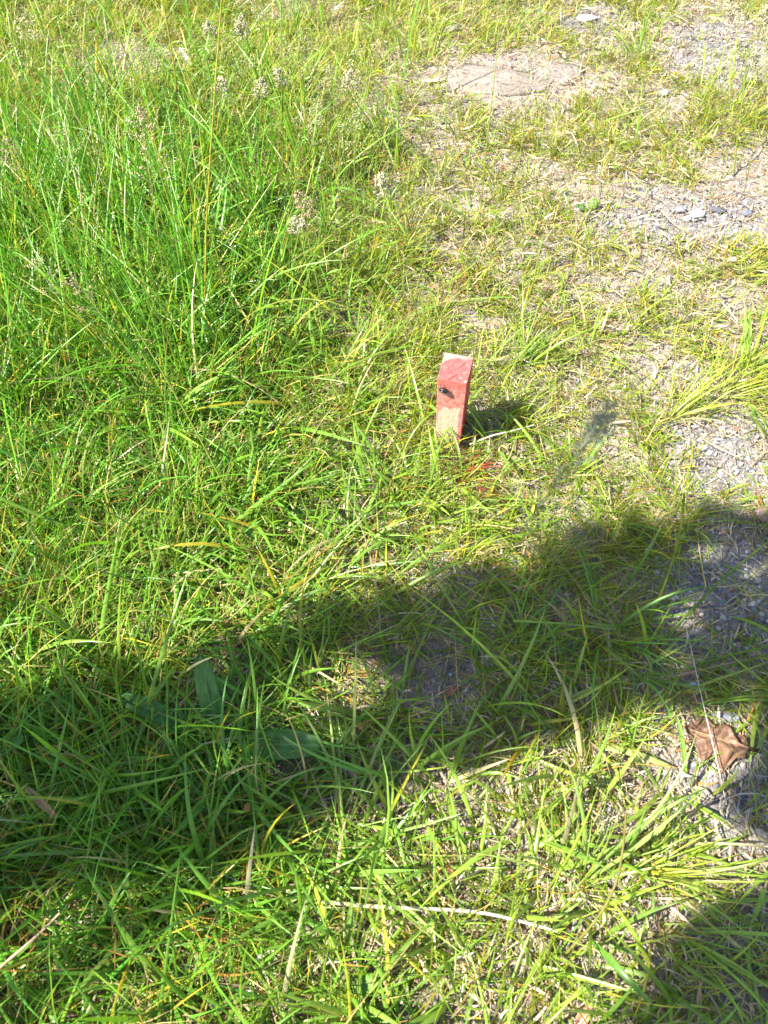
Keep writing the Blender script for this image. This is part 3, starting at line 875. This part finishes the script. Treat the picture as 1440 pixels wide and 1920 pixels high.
plantain(420, 1400, [(378, 1228, .080, .0150, (.08, .215, .032)), (606, 1402, .050, .0210, dk), (225, 1310, .040, .013, dk)],
         'plantain rosette with broad ribbed dark green leaves in the shade')
plantain(-40, 1430, [(52, 1392, .06, .013, (.06, .19, .02)), (-60, 1330, .05, .015, dk)], 'broad green leaf poking in at the left edge in the shade')
plantain(1105, 405, [(1116, 376, .025, .009, (.12, .22, .03)), (1080, 388, .02, .007, (.08, .18, .03))], 'small broad leaved seedling in the thin turf at upper right')
plantain(640, 1850, [(715, 1842, .02, .010, (.16, .32, .05)), (590, 1875, .02, .010, (.15, .30, .05)), (650, 1885, .02, .009, (.14, .28, .05))], 'small oval leaved seedling at the bottom edge left of centre')

# ------------------------------------------------------------------ prominent tufts: every blade a part
def proto_blade(seed, L, W, lean, bend, c0, c1):
    q = np.random.default_rng(seed)
    v, f, c = blades(np.zeros((1, 3)), np.zeros(1), np.array([L]), np.array([W]), np.array([lean]), np.array([bend]), jit(1, c0, .15, .08, q), jit(1, c1, .15, .1, q), 9, True, np.array([q.normal(0, .3)]), .35, False, r=q, tipw=2.8)
    return make_mesh('blade', v, f, M_BROAD, c)
PAL = {'green': ((.24, .36, .05), (.18, .33, .035)), 'yellow': ((.34, .38, .05), (.27, .38, .03)), 'pale': ((.31, .40, .10), (.26, .39, .09)), 'deep': ((.14, .26, .03), (.09, .23, .03))}
PB = {}
qr = np.random.default_rng(77)
for pal, (a0, a1) in PAL.items():
    PB[pal] = [proto_blade(1000 + k, 1.0, .017 + .016 * qr.random() if pal != 'yellow' else .009 + .011 * qr.random(), .25 + .5 * qr.random(), .35 + .9 * qr.random(), a0, a1) for k in range(14)]
def tuft(px_, py_, n, Lm, pal, label, spread_=.012, az0=None, azs=3.2, lean=.0, seed=0):
    q = np.random.default_rng(500 + seed)
    p = G(px_, py_); z = float(ground_z(p[0], p[1]))
    root = empty('grass_tuft', (p[0], p[1], z)); tag(root, label, 'grass tuft')
    for k in range(int(n * 1.25)):
        a = q.random() * 6.283 if az0 is None else az0 + q.uniform(-azs, azs)
        o = link('blade', PB[pal][q.integers(0, 14)], root)
        s = Lm * .88 * min(1.5, math.exp(q.normal(0, .32))); o.scale = (s, s, s)
        rr = abs(q.normal(0, spread_ * 1.5))
        o.location = (rr * math.cos(a), rr * math.sin(a), -.003)
        o.rotation_euler = (q.normal(0, .12), lean + q.normal(0, .25), a + q.normal(0, .3))
TUFTS = [
    (1085, 1660, 30, .17, 'pale', 'large pale green tuft of broad blades at lower right, blades fanning up', .03, 1.4, 1.3, 0),
    (1010, 1740, 22, .14, 'yellow', 'yellow green fine tuft at the bottom, beneath the large pale tuft', .025, None, 3.2, .1),
    (1190, 1640, 24, .16, 'yellow', 'yellow green tuft sweeping right over the sandy soil at lower right', .02, .1, .7, .35),
    (1250, 1740, 16, .14, 'green', 'green tuft reaching right into the dark corner at bottom right', .02, -.4, .6, .35),
    (1265, 965, 26, .13, 'yellow', 'bright yellow tuft splayed flat at the shade edge on the right', .015, None, 3.2, .45),
    (1210, 930, 20, .12, 'yellow', 'yellow tuft sprawling left of the bright one at the shade edge', .02, 2.6, 1.0, .45),
    (1245, 790, 26, .15, 'yellow', 'green yellow tuft fanning to the right above bare soil, right of the stake', .02, .5, .7, .3),
    (1330, 745, 18, .15, 'yellow', 'sunlit tuft leaning right near the right edge at stake height', .02, .25, .6, .3),
    (760, 1460, 16, .16, 'green', 'tuft of broad green blades at the lower rim of the shade, centre', .03, None, 3.2, .25),
    (640, 1560, 20, .17, 'pale', 'pale broad bladed tuft left of the lower sunlit patch', .03, .3, 1.4, .3),
    (1130, 1190, 22, .15, 'deep', 'dark green tuft in the shade left of the gravel patch', .025, None, 3.2, .2),
    (950, 1240, 20, .13, 'deep', 'dark green tuft in the middle of the shaded band', .03, None, 3.2, .25),
    (1395, 1275, 9, .11, 'deep', 'dark green tuft in the shade at the right edge above the brown leaf', .02, None, 3.2, .3),
    (915, 803, 12, .075, 'green', 'small green tuft standing in the shadow of the stake', .02, None, 3.2, 0),
    (950, 790, 10, .07, 'green', 'short green tuft at the far end of the shadow of the stake', .02, None, 3.2, 0),
    (470, 1560, 30, .18, 'deep', 'dense dark green tuft in the shade at lower left', .04, 1.8, 1.4, .1),
    (640, 700, 22, .14, 'green', 'fresh green tuft left of the stake', .03, None, 3.2, .15),
    (960, 690, 18, .13, 'green', 'green tuft leaning right just behind the stake', .02, .7, .7, .25),
    (800, 960, 18, .12, 'green', 'green tuft in front of the stake', .03, None, 3.2, .25),
    (1310, 195, 14, .17, 'yellow', 'upright yellow green tuft in the thin turf at top right', .02, 1.4, .9, 0),
    (1370, 215, 12, .18, 'yellow', 'yellow tuft right beside the upright one at top right', .02, 1.4, 1.0, 0),
    (795, 115, 16, .16, 'yellow', 'spiky yellow green tuft left of the flat stone near the top', .02, 1.5, 1.3, .1),
    (1200, 120, 14, .14, 'green', 'small green tuft at the top between the two gravel patches', .02, 1.5, 1.2, .1),
    (300, 800, 26, .20, 'green', 'long bladed green tuft bending right in the left half', .03, -.2, .9, .3),
    (120, 950, 20, .16, 'pale', 'pale broad bladed tuft near the left edge at stake foot height', .03, None, 3.2, .3),
    (1400, 700, 14, .14, 'green', 'green tuft at the right edge level with the stake top', .02, .8, 1.0, .2),
]
for k, (a, b_, n_, L_, pal, lab, sprd, az0, azs, le) in enumerate(TUFTS):
    tuft(a, b_, n_, L_, pal, lab, sprd, az0, azs, le, k)

# individual blade across the foot of the stake
def single_blade(name, label, pts, W, c0, c1, cat='grass blade'):
    pts = np.array(pts); n = len(pts)
    m = 14; t = np.linspace(0, n - 1, m); P = np.stack([np.interp(t, np.arange(n), pts[:, k]) for k in range(3)], 1)
    for _ in range(3): P[1:-1] = (P[:-2] + 2 * P[1:-1] + P[2:]) / 4
    T = np.gradient(P, axis=0); T /= np.linalg.norm(T, axis=1)[:, None]
    S = np.cross(T, np.array([0, -.5, .86])); S /= np.linalg.norm(S, axis=1)[:, None] + 1e-9
    N = np.cross(S, T); k = np.linspace(0, 1, m)
    w_ = W / 2 * (.6 + .4 * np.minimum(1, k * 4)) * (1 - k ** 3) + .0003
    V = np.stack([P - S * w_[:, None], P + N * 0 - N * (w_ * .4)[:, None], P + S * w_[:, None]], 1).reshape(-1, 3)
    o0 = V.mean(0) * 0 + pts[0]
    I = np.arange(m - 1)[:, None] * 3 + np.arange(2)[None]
    f = np.stack([I, I + 1, I + 4, I + 3], -1).reshape(-1, 4)
    c = np.repeat(np.array(c0)[None] * (1 - k[:, None]) + np.array(c1)[None] * k[:, None], 3, 0)
    o = empty(name, o0); tag(o, label, cat)
    link('blade', make_mesh('blade', V - o0, [f], M_BROAD, c), o)
    return o
single_blade('grass_shoot', 'single green blade arching across the foot of the stake', [G(866, 905, .0), G(864, 855, .05), G(845, 800, .06), G(815, 765, .06), G(790, 755, .045)], .0042, (.20, .30, .03), (.12, .24, .03))
single_blade('grass_shoot', 'broad upright blade at the left foot of the stake', [G(824, 900, 0), G(818, 860, .02), G(816, 830, .035), G(814, 800, .05)], .0075, (.26, .34, .05), (.22, .33, .04))
single_blade('grass_shoot', 'long pale green blade lying left below the stake foot', [G(960, 930, .01), G(920, 940, .02), G(880, 945, .02), G(840, 965, .012)], .006, (.20, .33, .05), (.20, .34, .05))
single_blade('grass_shoot', 'wide pale blade standing in the sunlit patch above the bottom edge', [G(655, 1800, .0), G(656, 1740, .03), G(660, 1680, .07)], .0125, (.20, .34, .07), (.22, .36, .09))
single_blade('grass_shoot', 'wide pale yellow blade lying left of the brown oak leaf', [G(1120, 1400, .01), G(1180, 1408, .025), G(1240, 1432, .02), G(1270, 1442, .01)], .010, (.26, .36, .09), (.40, .38, .17))
single_blade('grass_shoot', 'bright green blade standing at the left rim of the oak leaf', [G(1286, 1450, .004), G(1282, 1410, .03), G(1276, 1365, .045), G(1268, 1340, .05)], .0065, (.20, .34, .05), (.17, .32, .05))
single_blade('grass_shoot', 'broad green blade hanging down at the right edge below the shade', [G(1432, 1668, .09), G(1425, 1695, .07), G(1415, 1718, .04), G(1404, 1738, .02)], .008, (.17, .30, .06), (.22, .34, .09))
single_blade('grass_shoot', 'wide deep green blade reaching from the bottom tuft to bottom right', [G(1105, 1760, .03), G(1145, 1800, .07), G(1185, 1845, .08), G(1230, 1890, .07)], .009, (.11, .24, .035), (.13, .27, .03))

# ------------------------------------------------------------------ stalks
def stalk(name, label, pts, rad, c0, c1, cat='grass stalk', mat=None, n=18, node=True):
    pts = np.array(pts); k = len(pts)
    t = np.linspace(0, k - 1, n); P = np.stack([np.interp(t, np.arange(k), pts[:, a]) for a in range(3)], 1)
    for _ in range(3): P[1:-1] = (P[:-2] + 2 * P[1:-1] + P[2:]) / 4
    o0 = P[0].copy(); b = Bag()
    b.tube(P - o0, np.linspace(rad, rad * .6, n), c0, 6, c1)
    o = link(name, b.mesh(name, mat or M_GRASS)); o.location = o0
    tag(o, label, cat)
    if node:
        i = n // 2; b = Bag(); b.tube([P[i] - o0 + (P[i + 1] - P[i]) * s for s in (-.12, -.04, .04, .12)], [rad * .9, rad * 1.35, rad * 1.35, rad * .8], np.array(c0) * .75, 6)
        link('node', b.mesh('node', mat or M_GRASS), o)
    return o
GS = (.16, .25, .03); YS = (.36, .33, .03); OS = (.22, .26, .03)
stalk('grass_stalk', 'green stalk rising from the dark tuft to the shade edge', [G(1205, 1190, 0), G(1250, 1090, .09), G(1276, 1000, .16), G(1283, 925, .21)], .0024, GS, OS)
stalk('grass_stalk', 'long green stalk crossing the shaded gravel to the right edge', [G(1225, 1220, 0), G(1290, 1150, .05), G(1360, 1080, .08), G(1460, 1000, .10)], .0022, GS, GS)
stalk('grass_stalk', 'upper of two green stalks entering from the right edge over shaded soil', [G(1310, 1246, .01), G(1370, 1228, .03), G(1460, 1208, .05)], .0024, GS, GS)
stalk('grass_stalk', 'lower of two green stalks entering from the right edge over shaded soil', [G(1320, 1262, .01), G(1380, 1245, .03), G(1460, 1222, .04)], .0020, OS, GS)
stalk('grass_stalk', 'bright lime stalk lying across the shaded band below the stake', [G(962, 1164, .05), G(1040, 1168, .055), G(1100, 1174, .055), G(1152, 1180, .05)], .0022, (.30, .42, .09), (.22, .36, .07))
stalk('grass_stalk', 'lime green stalk slanting right from the plantain leaves', [G(606, 1376, .04), G(680, 1402, .05), G(760, 1434, .04)], .0022, (.26, .38, .07), (.22, .34, .06))
stalk('grass_stalk', 'green stalk reaching in from the right edge over the leaf', [G(1345, 1312, .03), G(1400, 1305, .04), G(1470, 1300, .05)], .0020, (.24, .36, .05), GS)
stalk('dry_stalk', 'pale bleached straw stalk lying across the bottom sunlit patch', [G(582, 1688, .03), G(680, 1699, .04), G(800, 1704, .045), G(900, 1708, .045), G(980, 1728, .04), G(1045, 1746, .03)], .0030, (.56, .47, .26), (.62, .60, .45), mat=M_STRAW)
stalk('dry_stalk', 'pale curved straw under the bleached stalk', [G(730, 1718, .02), G(800, 1734, .022), G(850, 1732, .022), G(900, 1722, .02)], .0016, (.56, .54, .36), (.60, .58, .42), mat=M_STRAW, node=False)
stalk('dry_stalk', 'whitish dry stalk lying right of the stake foot', [G(880, 834, .015), G(920, 817, .03), G(960, 808, .035), G(1002, 797, .03)], .0018, (.60, .55, .44), (.62, .58, .50), mat=M_STRAW, node=False)
stalk('dry_stalk', 'long thin white straw crossing the brown oak leaf', [G(1362, 1508, .004), G(1345, 1430, .030), G(1328, 1360, .040), G(1314, 1300, .045), G(1303, 1250, .04), G(1290, 1190, .03)], .0009, (.58, .53, .44), (.60, .56, .48), mat=M_STRAW, node=False)
stalk('dry_stalk', 'yellow dry straw standing over the shaded gravel', [G(1324, 1102, .005), G(1314, 1050, .012), G(1306, 990, .015)], .0016, (.52, .38, .14), (.55, .42, .16), mat=M_STRAW, node=False)
stalk('dry_stalk', 'pinkish straw slanting up at the bottom left edge', [G(-10, 1822, .07), G(40, 1780, .09), G(80, 1745, .10), G(112, 1712, .10)], .0022, (.55, .33, .20), (.50, .33, .22), mat=M_STRAW, node=False)
stalk('dry_stalk', 'pink brown dry stalk lying in shade above the blue stone', [G(1252, 1270, .02), G(1300, 1260, .03), G(1370, 1243, .03), G(1400, 1236, .03)], .0020, (.34, .20, .16), (.32, .19, .15), mat=M_STRAW, node=False)
stalk('dry_stalk', 'white dry stem lying at the left edge in tall grass', [G(-10, 640, .03), G(12, 675, .04), G(28, 700, .035)], .0035, (.60, .57, .50), (.60, .57, .50), mat=M_STRAW, node=False)
stalk('grass_stalk', 'green stalk bent up from the left edge below the tan blade', [G(0, 985, .02), G(30, 930, .07), G(52, 885, .11), G(80, 835, .15)], .0020, OS, GS)
stalk('grass_stalk', 'dull olive stalk curving up over the large pale tuft', [G(1050, 1800, .0), G(1125, 1720, .09), G(1160, 1650, .14), G(1172, 1560, .19), G(1174, 1520, .22)], .0019, (.26, .25, .06), (.26, .22, .07))
YST = [((384, 650), (386, 420, .22), (402, 180, .42), (420, -60, .58), 'tall yellow stem rising straight through the tall grass to the top edge'),
       ((345, 480), (290, 260, .20), (240, 110, .36), (180, -40, .50), 'leaning yellow stem left of the straight yellow one'),
       ((130, 330), (80, 240, .10), (30, 150, .2), (-30, 60, .28), 'yellow stem slanting out at the left edge near the top'),
       ((352, 420), (340, 250, .20), (325, 110, .34), (300, -30, .46), 'thin yellow green stem between the leaning and straight yellow stems'),
       ((530, 380), (530, 240, .17), (528, 120, .30), (526, -40, .42), 'upright thin stem right of the tall yellow one'),
       ((665, 440), (664, 360, .10), (666, 250, .2), (690, 120, .30), 'thin green stem rising left of the pale seed heads'),
       ((470, 1010), (380, 830, .13), (300, 690, .22), (210, 540, .30), 'yellow green stem slanting up left through the left middle'),
       ((900, 400), (915, 250, .15), (930, 120, .26), (940, 0, .34), 'thin stem rising over the flat stone to the top edge'),
       ((835, 360), (836, 250, .12), (838, 150, .2), (842, 60, .26), 'thin green stem left of the flat stone'),
       ((985, 580), (1000, 530, .06), (1010, 480, .10), (1020, 440, .13), 'short yellow stem in the turf above the stake'),
       ((460, 640), (420, 520, .12), (390, 420, .2), (330, 270, .3), 'green stem leaning left amid the tall grass'),
       ((250, 660), (190, 540, .14), (130, 420, .24), (60, 300, .32), 'olive stem leaning far left amid the tall grass'),
       ((1375, 330), (1385, 240, .10), (1395, 170, .16), (1400, 100, .20), 'upright stem near the right edge at the top')]
for k, (a, b_, c_, d_, lab) in enumerate(YST):
    stalk('grass_stalk', lab, [G(*a, 0), G(*b_), G(*c_), G(*d_)], .0017 if k % 3 else .0021, YS if k < 3 else OS, YS if k < 4 else GS)

# ------------------------------------------------------------------ flowering grasses: stem, leaf, seed head
def seed_head(seed, length, open_, col, n_node=9, dens=1.0, size=1.0):
    """an open panicle growing along +Z from the origin"""
    q = np.random.default_rng(seed); b = Bag()
    stemc = np.array((.24, .27, .07))
    axis_ = np.stack([.06 * length * np.sin(np.linspace(0, 1.5, 8)), np.zeros(8), np.linspace(0, length, 8)], 1)
    b.tube(axis_, np.linspace(.0007, .0003, 8), stemc, 4)
    oct_ = np.array([(1, 0, 0), (0, 1, 0), (-1, 0, 0), (0, -1, 0), (0, 0, 1), (0, 0, -1)], float)
    of = np.array([(0, 1, 4), (1, 2, 4), (2, 3, 4), (3, 0, 4), (1, 0, 5), (2, 1, 5), (3, 2, 5), (0, 3, 5)])
    def spikelet(p, d, s):
        d = d / np.linalg.norm(d); a = np.cross(d, (.3, .5, .8)); a /= np.linalg.norm(a); e = np.cross(d, a)
        v = oct_[:, :1] * a * s * .24 + oct_[:, 1:2] * e * s * .14 + oct_[:, 2:] * d * s * .55
        v = v + p + d * s * .5
        b.add(v, of, jit(1, col, .22, .08, q)[0])
    for i in range(n_node):
        t = .04 + .9 * i / n_node
        base = np.array([np.interp(t, np.linspace(0, 1, 8), axis_[:, k]) for k in range(3)])
        bl = length * (.48 * (1 - t) + .07) * (.7 + .6 * q.random())
        for _ in range(2 + int(q.random() < .6)):
            a = q.random() * 6.283; el = 1.2 - open_ * (.6 + .5 * q.random())
            d = np.array([math.cos(a) * math.cos(el), math.sin(a) * math.cos(el), math.sin(el)])
            end = base + d * bl
            b.tube([base, base + d * bl * .5 + (0, 0, .04 * bl), end], [.0004, .0003, .0002], stemc, 3)
            for s_ in range(int((4 + 5 * q.random()) * dens)):
                f_ = .45 + .6 * q.random() if bl > .02 else .2 + .8 * q.random()
                p = base + d * bl * f_ + q.normal(0, .0018, 3)
                spikelet(p, d + q.normal(0, .45, 3), (.0050 + .0026 * q.random()) * size)
    for s_ in range(8):
        spikelet(axis_[-1] - (0, 0, .012 * q.random()), np.array((q.normal() * .5, q.normal() * .5, 1.)), .0055 * size)
    return b.mesh('seed_head', M_SEED)
PALE = (.50, .46, .26); PURP = (.36, .28, .18); GRN = (.38, .42, .18)
HEADS = {'loose': [seed_head(900 + k, .115, .85, PALE, 8, 1.0) for k in range(4)], 'tan': [seed_head(920 + k, .075, .45, (.46, .36, .22), 9, 1.3, 1.1) for k in range(3)],
         'purple': [seed_head(940 + k, .085, .55, PURP, 8, 1.0) for k in range(3)], 'green': [seed_head(960 + k, .10, .7, GRN, 8, 1.0) for k in range(4)], 'dense': [seed_head(980 + k, .06, .4, (.50, .47, .30), 8, 1.6, 1.2) for k in range(2)]}
def flowering(label, rootpx, headpx, kind, k, scale=1., group=None, leaf=True, rad=.0012, tilt=(0, 0)):
    p0 = G(*rootpx); p0[2] = float(ground_z(p0[0], p0[1])) - .002
    p2 = G(*headpx)
    mid = np.array([p0[0] * .65 + p2[0] * .35, p0[1] * .65 + p2[1] * .35, p0[2] + (p2[2] - p0[2]) * .62])
    root = empty('seeding_plant', p0); tag(root, label, 'grass plant', group, 'thing')
    P = bez((0, 0, 0), mid - p0, p2 - p0, 16); b = Bag()
    b.tube(P, np.linspace(rad, rad * .55, 16), (.20, .27, .04), 5, (.30, .31, .07))
    link('stem', b.mesh('stem', M_GRASS), root)
    h = link('seed_head', HEADS[kind][k % len(HEADS[kind])], root)
    h.location = p2 - p0; d = Vector(P[-1] - P[-2]); d = Vector((d.x + tilt[0] * d.length, d.y + tilt[1] * d.length, d.z))
    h.rotation_mode = 'QUATERNION'; h.rotation_quaternion = d.to_track_quat('Z', 'Y') @ Matrix.Rotation(k * 1.3, 3, 'Z').to_quaternion()
    h.scale = (scale,) * 3
    if leaf:
        q = np.random.default_rng(k + 40)
        v, f, c = blades(np.array([P[5]]), np.array([q.random() * 6.28]), np.array([.10]), np.array([.0034]), np.array([.35]), np.array([.8]), np.array([(.13, .25, .03)]), np.array([(.14, .26, .03)]), 7, True, 0., .3, False, r=q)
        link('leaf', make_mesh('leaf', v, f, M_BROAD, c), root)
FL = [('open pale seed head with drooping sprays over the tall grass at left', (330, 640), (285, 350, .26), 'loose', 0, 1.05),
      ('dense purplish brown seed head above the open pale one', (320, 560), (272, 262, .30), 'tan', 0, .8),
      ('brownish seed head at the left edge above the tall grass', (120, 560), (40, 335, .22), 'purple', 0, .95),
      ('faint greenish seed head left of the open pale one', (210, 560), (140, 320, .24), 'green', 0, .9),
      ('tan bushy seed head standing at the middle of the upper grass', (610, 620), (573, 425, .17), 'tan', 1, .95),
      ('cream seed head just below the tan bushy one', (600, 640), (565, 450, .16), 'dense', 0, .8),
      ('pale cream seed head right of the tan bushy one', (760, 560), (725, 380, .15), 'dense', 1, 1.0),
      ('straw coloured seed head drooping in the left middle grass', (330, 800), (190, 590, .18), 'purple', 1, 1.1),
      ('pale seed head in the left middle, tip towards the left edge', (300, 780), (120, 560, .20), 'loose', 1, .8),
      ('greenish open seed head against the flat stone at the top', (960, 420), (990, 150, .24), 'green', 1, .75),
      ('small greenish seed head right of the flat stone', (1000, 400), (1025, 165, .18), 'green', 2, .5)]
for lab, a, b_, kd, k, s_ in FL: flowering(lab, a, b_, kd, k, s_)
r = np.random.default_rng(55)
def drift(n, x0, x1, y0, y1, kinds, label, group, zr=(.14, .30)):
    for k in range(n):
        hx, hy = r.uniform(x0, x1), r.uniform(y0, y1); z = r.uniform(*zr)
        g = G(hx, hy, z); p = g + np.array([r.normal(0, .05) - .02, r.normal(0, .04) - .05, -z])
        rx, ry = plan(p[0], p[1])
        kd = kinds[r.integers(0, len(kinds))]; sz = r.uniform(.7, 1.05)
        look = {'green': 'greenish loose', 'dense': 'cream compact', 'loose': 'straw coloured open', 'purple': 'purplish brown'}[kd]
        look = ('larger ' if sz > .88 else 'smaller ') + look
        flowering(look + ' ' + label, (float(rx), float(ry)), (hx, hy, z), kd, int(r.integers(0, 9)), sz, look + ' ' + group, leaf=False, rad=.0012)
drift(13, 400, 560, 20, 200, ['green', 'dense', 'loose'], 'seed head in the blurred drift at the top left of centre', 'seed heads at top left of centre')
drift(10, 560, 720, 60, 310, ['dense', 'green', 'loose'], 'seed head in the drift above the lush grass, upper centre', 'seed heads at upper centre')
drift(11, 20, 330, -20, 160, ['loose', 'green', 'purple'], 'seed head in the top left corner', 'seed heads in top left corner')
drift(5, 1370, 1440, 20, 190, ['green', 'dense'], 'seed head at the right edge near the top', 'seed heads at top right edge')

# the seed head close to the lens, right of the stake
p_head = G(985, 985, .70)
fl = empty('seeding_plant', (.26, .36, 0)); tag(fl, 'blurred grey green seed head close to the lens, right of the stake', 'grass plant', None, 'thing')
p_tip = G(1152, 772, .76); p0 = np.array([.26, .36, float(ground_z(.26, .36))])
Pn = bez((0, 0, 0), np.array([.06, -.06, .36]), p_head - np.array([.26, .36, 0]), 18); b = Bag(); b.tube(Pn, np.linspace(.0011, .0005, 18), (.16, .22, .05), 5)
link('stem', b.mesh('stem', M_GRASS), fl)
b = Bag(); q = np.random.default_rng(91)
ax = bez(p_head, (p_head + p_tip) / 2 + np.array([0, .004, .01]), p_tip, 12) - np.array([.26, .36, 0])
b.tube(ax, np.linspace(.0005, .0002, 12), (.2, .25, .08), 4)
oc = np.array([(1, 0, 0), (0, 1, 0), (-1, 0, 0), (0, -1, 0), (0, 0, 1), (0, 0, -1)], float); ofc = np.array([(0, 1, 4), (1, 2, 4), (2, 3, 4), (3, 0, 4), (1, 0, 5), (2, 1, 5), (3, 2, 5), (0, 3, 5)])
dirn = (p_tip - p_head) / np.linalg.norm(p_tip - p_head)
for c_, m_, sg in ((.84, 190, .0044), (.66, 5, .003), (.42, 18, .004), (.34, 8, .004), (.16, 8, .005), (.03, 7, .004)):
    i0 = np.array([np.interp(c_, np.linspace(0, 1, 12), ax[:, k]) for k in range(3)])
    for _ in range(m_):
        pp = i0 + dirn * q.normal(0, .010 if c_ > .8 else .006) + q.normal(0, sg, 3); dd = dirn + q.normal(0, .4, 3); dd /= np.linalg.norm(dd)
        a = np.cross(dd, (.3, .5, .8)); a /= np.linalg.norm(a); e = np.cross(dd, a); s_ = .0046
        b.add(oc[:, :1] * a * s_ * .22 + oc[:, 1:2] * e * s_ * .16 + oc[:, 2:] * dd * s_ * .55 + pp, ofc, jit(1, (.30, .32, .20), .2, .06, q)[0])
link('seed_head', b.mesh('seed_head', M_SEED), fl)

# dried clover head in the left middle grass
def clover():
    p = G(230, 712); root = empty('clover_head', (p[0], p[1], float(ground_z(p[0], p[1])))); tag(root, 'small rusty brown dried clover head in the left middle grass', 'flower')
    b = Bag(); b.tube(bez((0, 0, 0), (.004, .002, .03), (.006, .01, .05), 8), .0008, (.14, .22, .04), 5); link('stem', b.mesh('stem', M_GRASS), root)
    q = np.random.default_rng(7); b = Bag()
    for _ in range(60):
        d = q.normal(size=3); d /= np.linalg.norm(d); a = np.cross(d, (.3, .5, .8)); a /= np.linalg.norm(a); e = np.cross(d, a)
        b.add(oc[:, :1] * a * .0009 + oc[:, 1:2] * e * .0009 + oc[:, 2:] * d * .003 + d * .0045 + np.array([.006, .01, .054]), ofc, jit(1, (.38, .20, .12), .25, .08, q)[0])
    link('petals', b.mesh('petals', M_DEAD), root)
clover()

# ------------------------------------------------------------------ unseen tree, added and shaped to cast shade on the lower band
def in_poly(x, y, poly):
    ins = np.zeros(len(x), bool); n = len(poly)
    for i in range(n):
        x1, y1 = poly[i]; x2, y2 = poly[(i + 1) % n]
        c = ((y1 > y) != (y2 > y)) & (x < (x2 - x1) * (y - y1) / (y2 - y1 + 1e-12) + x1)
        ins ^= c
    return ins
def added_shade_tree():
    tz = .03
    A = [(-500, 1380), (-100, 1350), (100, 1320), (300, 1275), (420, 1250), (560, 1205), (700, 1145), (850, 1095), (1000, 1055), (1110, 1010), (1250, 985), (1440, 962), (1700, 930),
         (1800, 1300), (1700, 1520), (1440, 1640), (1380, 1600), (1362, 1490), (1412, 1430), (1422, 1325), (1330, 1305), (1200, 1318), (1050, 1375), (900, 1425), (760, 1475), (600, 1530), (450, 1600), (300, 1645), (150, 1700), (0, 1765), (-200, 1850), (-500, 1950)]
    B = [(1325, 1735), (1450, 1712), (1700, 1700), (1700, 1990), (1190, 1990), (1255, 1850)]
    polys = [np.array([G(a, min(b_, 2100))[:2] for a, b_ in P_]) for P_ in (A, B)]
    q = np.random.default_rng(63)
    elt = 1 / math.tan(SUN_EL)
    pts = []
    for P_, cnt in ((polys[0], 2600), (polys[1], 1500)):
        lo, hi = P_.min(0), P_.max(0); got = 0
        while got < cnt:
            c = lo + (hi - lo) * q.random((cnt * 3, 2)); c = c[in_poly(c[:, 0], c[:, 1], P_)]
            pts.append(c); got += len(c)
    pts = np.concatenate(pts)
    gap = fbm(pts[:, 0] * 9, pts[:, 1] * 9, 66)                    # thin places in the foliage
    pts = pts[q.random(len(pts)) < np.clip((gap - .33) * 9, .12, 1)]
    pts = pts + q.normal(0, .015, pts.shape)
    # more crown beyond the frame, to the left
    ext = np.stack([q.uniform(-2.6, -1.15, 2600), q.uniform(-1.4, .55, 2600)], 1); pts = np.concatenate([pts, ext])
    z = q.uniform(2.2, 2.9, len(pts))
    ctr = np.stack([pts[:, 0] - SH[0] * elt * (z - tz), pts[:, 1] - SH[1] * elt * (z - tz), z], 1)
    n = len(ctr)
    # leaf: six-sided, folded along the rib
    L = q.uniform(.045, .075, n); Wd = L * q.uniform(.28, .36, n)
    d = q.normal(size=(n, 3)); d[:, 2] -= .4; d /= np.linalg.norm(d, axis=1)[:, None]
    nr = q.normal(0, .55, (n, 3)) + np.array(to_sun); s = np.cross(nr, d); s /= np.linalg.norm(s, axis=1)[:, None]
    up = np.cross(d, s)
    prof = [(-.5, 0, 0), (-.2, .9, .12), (.2, .8, .12), (.5, 0, 0), (.2, -.8, .12), (-.2, -.9, .12)]
    V = np.stack([ctr + d * (a * L)[:, None] + s * (b_ * Wd)[:, None] + up * (c_ * Wd)[:, None] for a, b_, c_ in prof], 1)
    F = np.array([[0, 1, 2, 3], [0, 3, 4, 5]])
    F = (F[None] + (np.arange(n) * 6)[:, None, None]).reshape(-1, 4)
    base = np.array([-4.6, -1.9, 0])
    root = empty('added_shade_tree', base); tag(root, 'added leafy tree out of view at left, crown shaped to shade the lower band', 'tree')
    cr = link('crown', make_mesh('crown', V.reshape(-1, 3) - base, [F], M_TREE, np.repeat(jit(n, (.07, .15, .03), .2, .1, q), 6, 0)), root); cr['kind'] = 'stuff'
    b = Bag(); top = np.array([.5, .15, 2.15]); b.tube(bez((0, 0, -.1), (-.1, 0, 1.2), top, 14), np.linspace(.13, .07, 14), (.12, .09, .065), 12)
    link('trunk', b.mesh('trunk', M_BARK), root)
    for e in ([-3.2, -.6, 2.5], [-2.5, .2, 2.55], [-1.9, -.1, 2.6], [-2.4, -.9, 2.55], [-4.9, -1.1, 2.6]):
        e = np.array(e) - base; b = Bag(); b.tube(bez(top - (.02, 0, .1), (top + e) / 2 + np.array([0, 0, .12]), e, 12), np.linspace(.045, .008, 12), (.12, .09, .065), 7)
        link('limb', b.mesh('limb', M_BARK), root)
added_shade_tree()
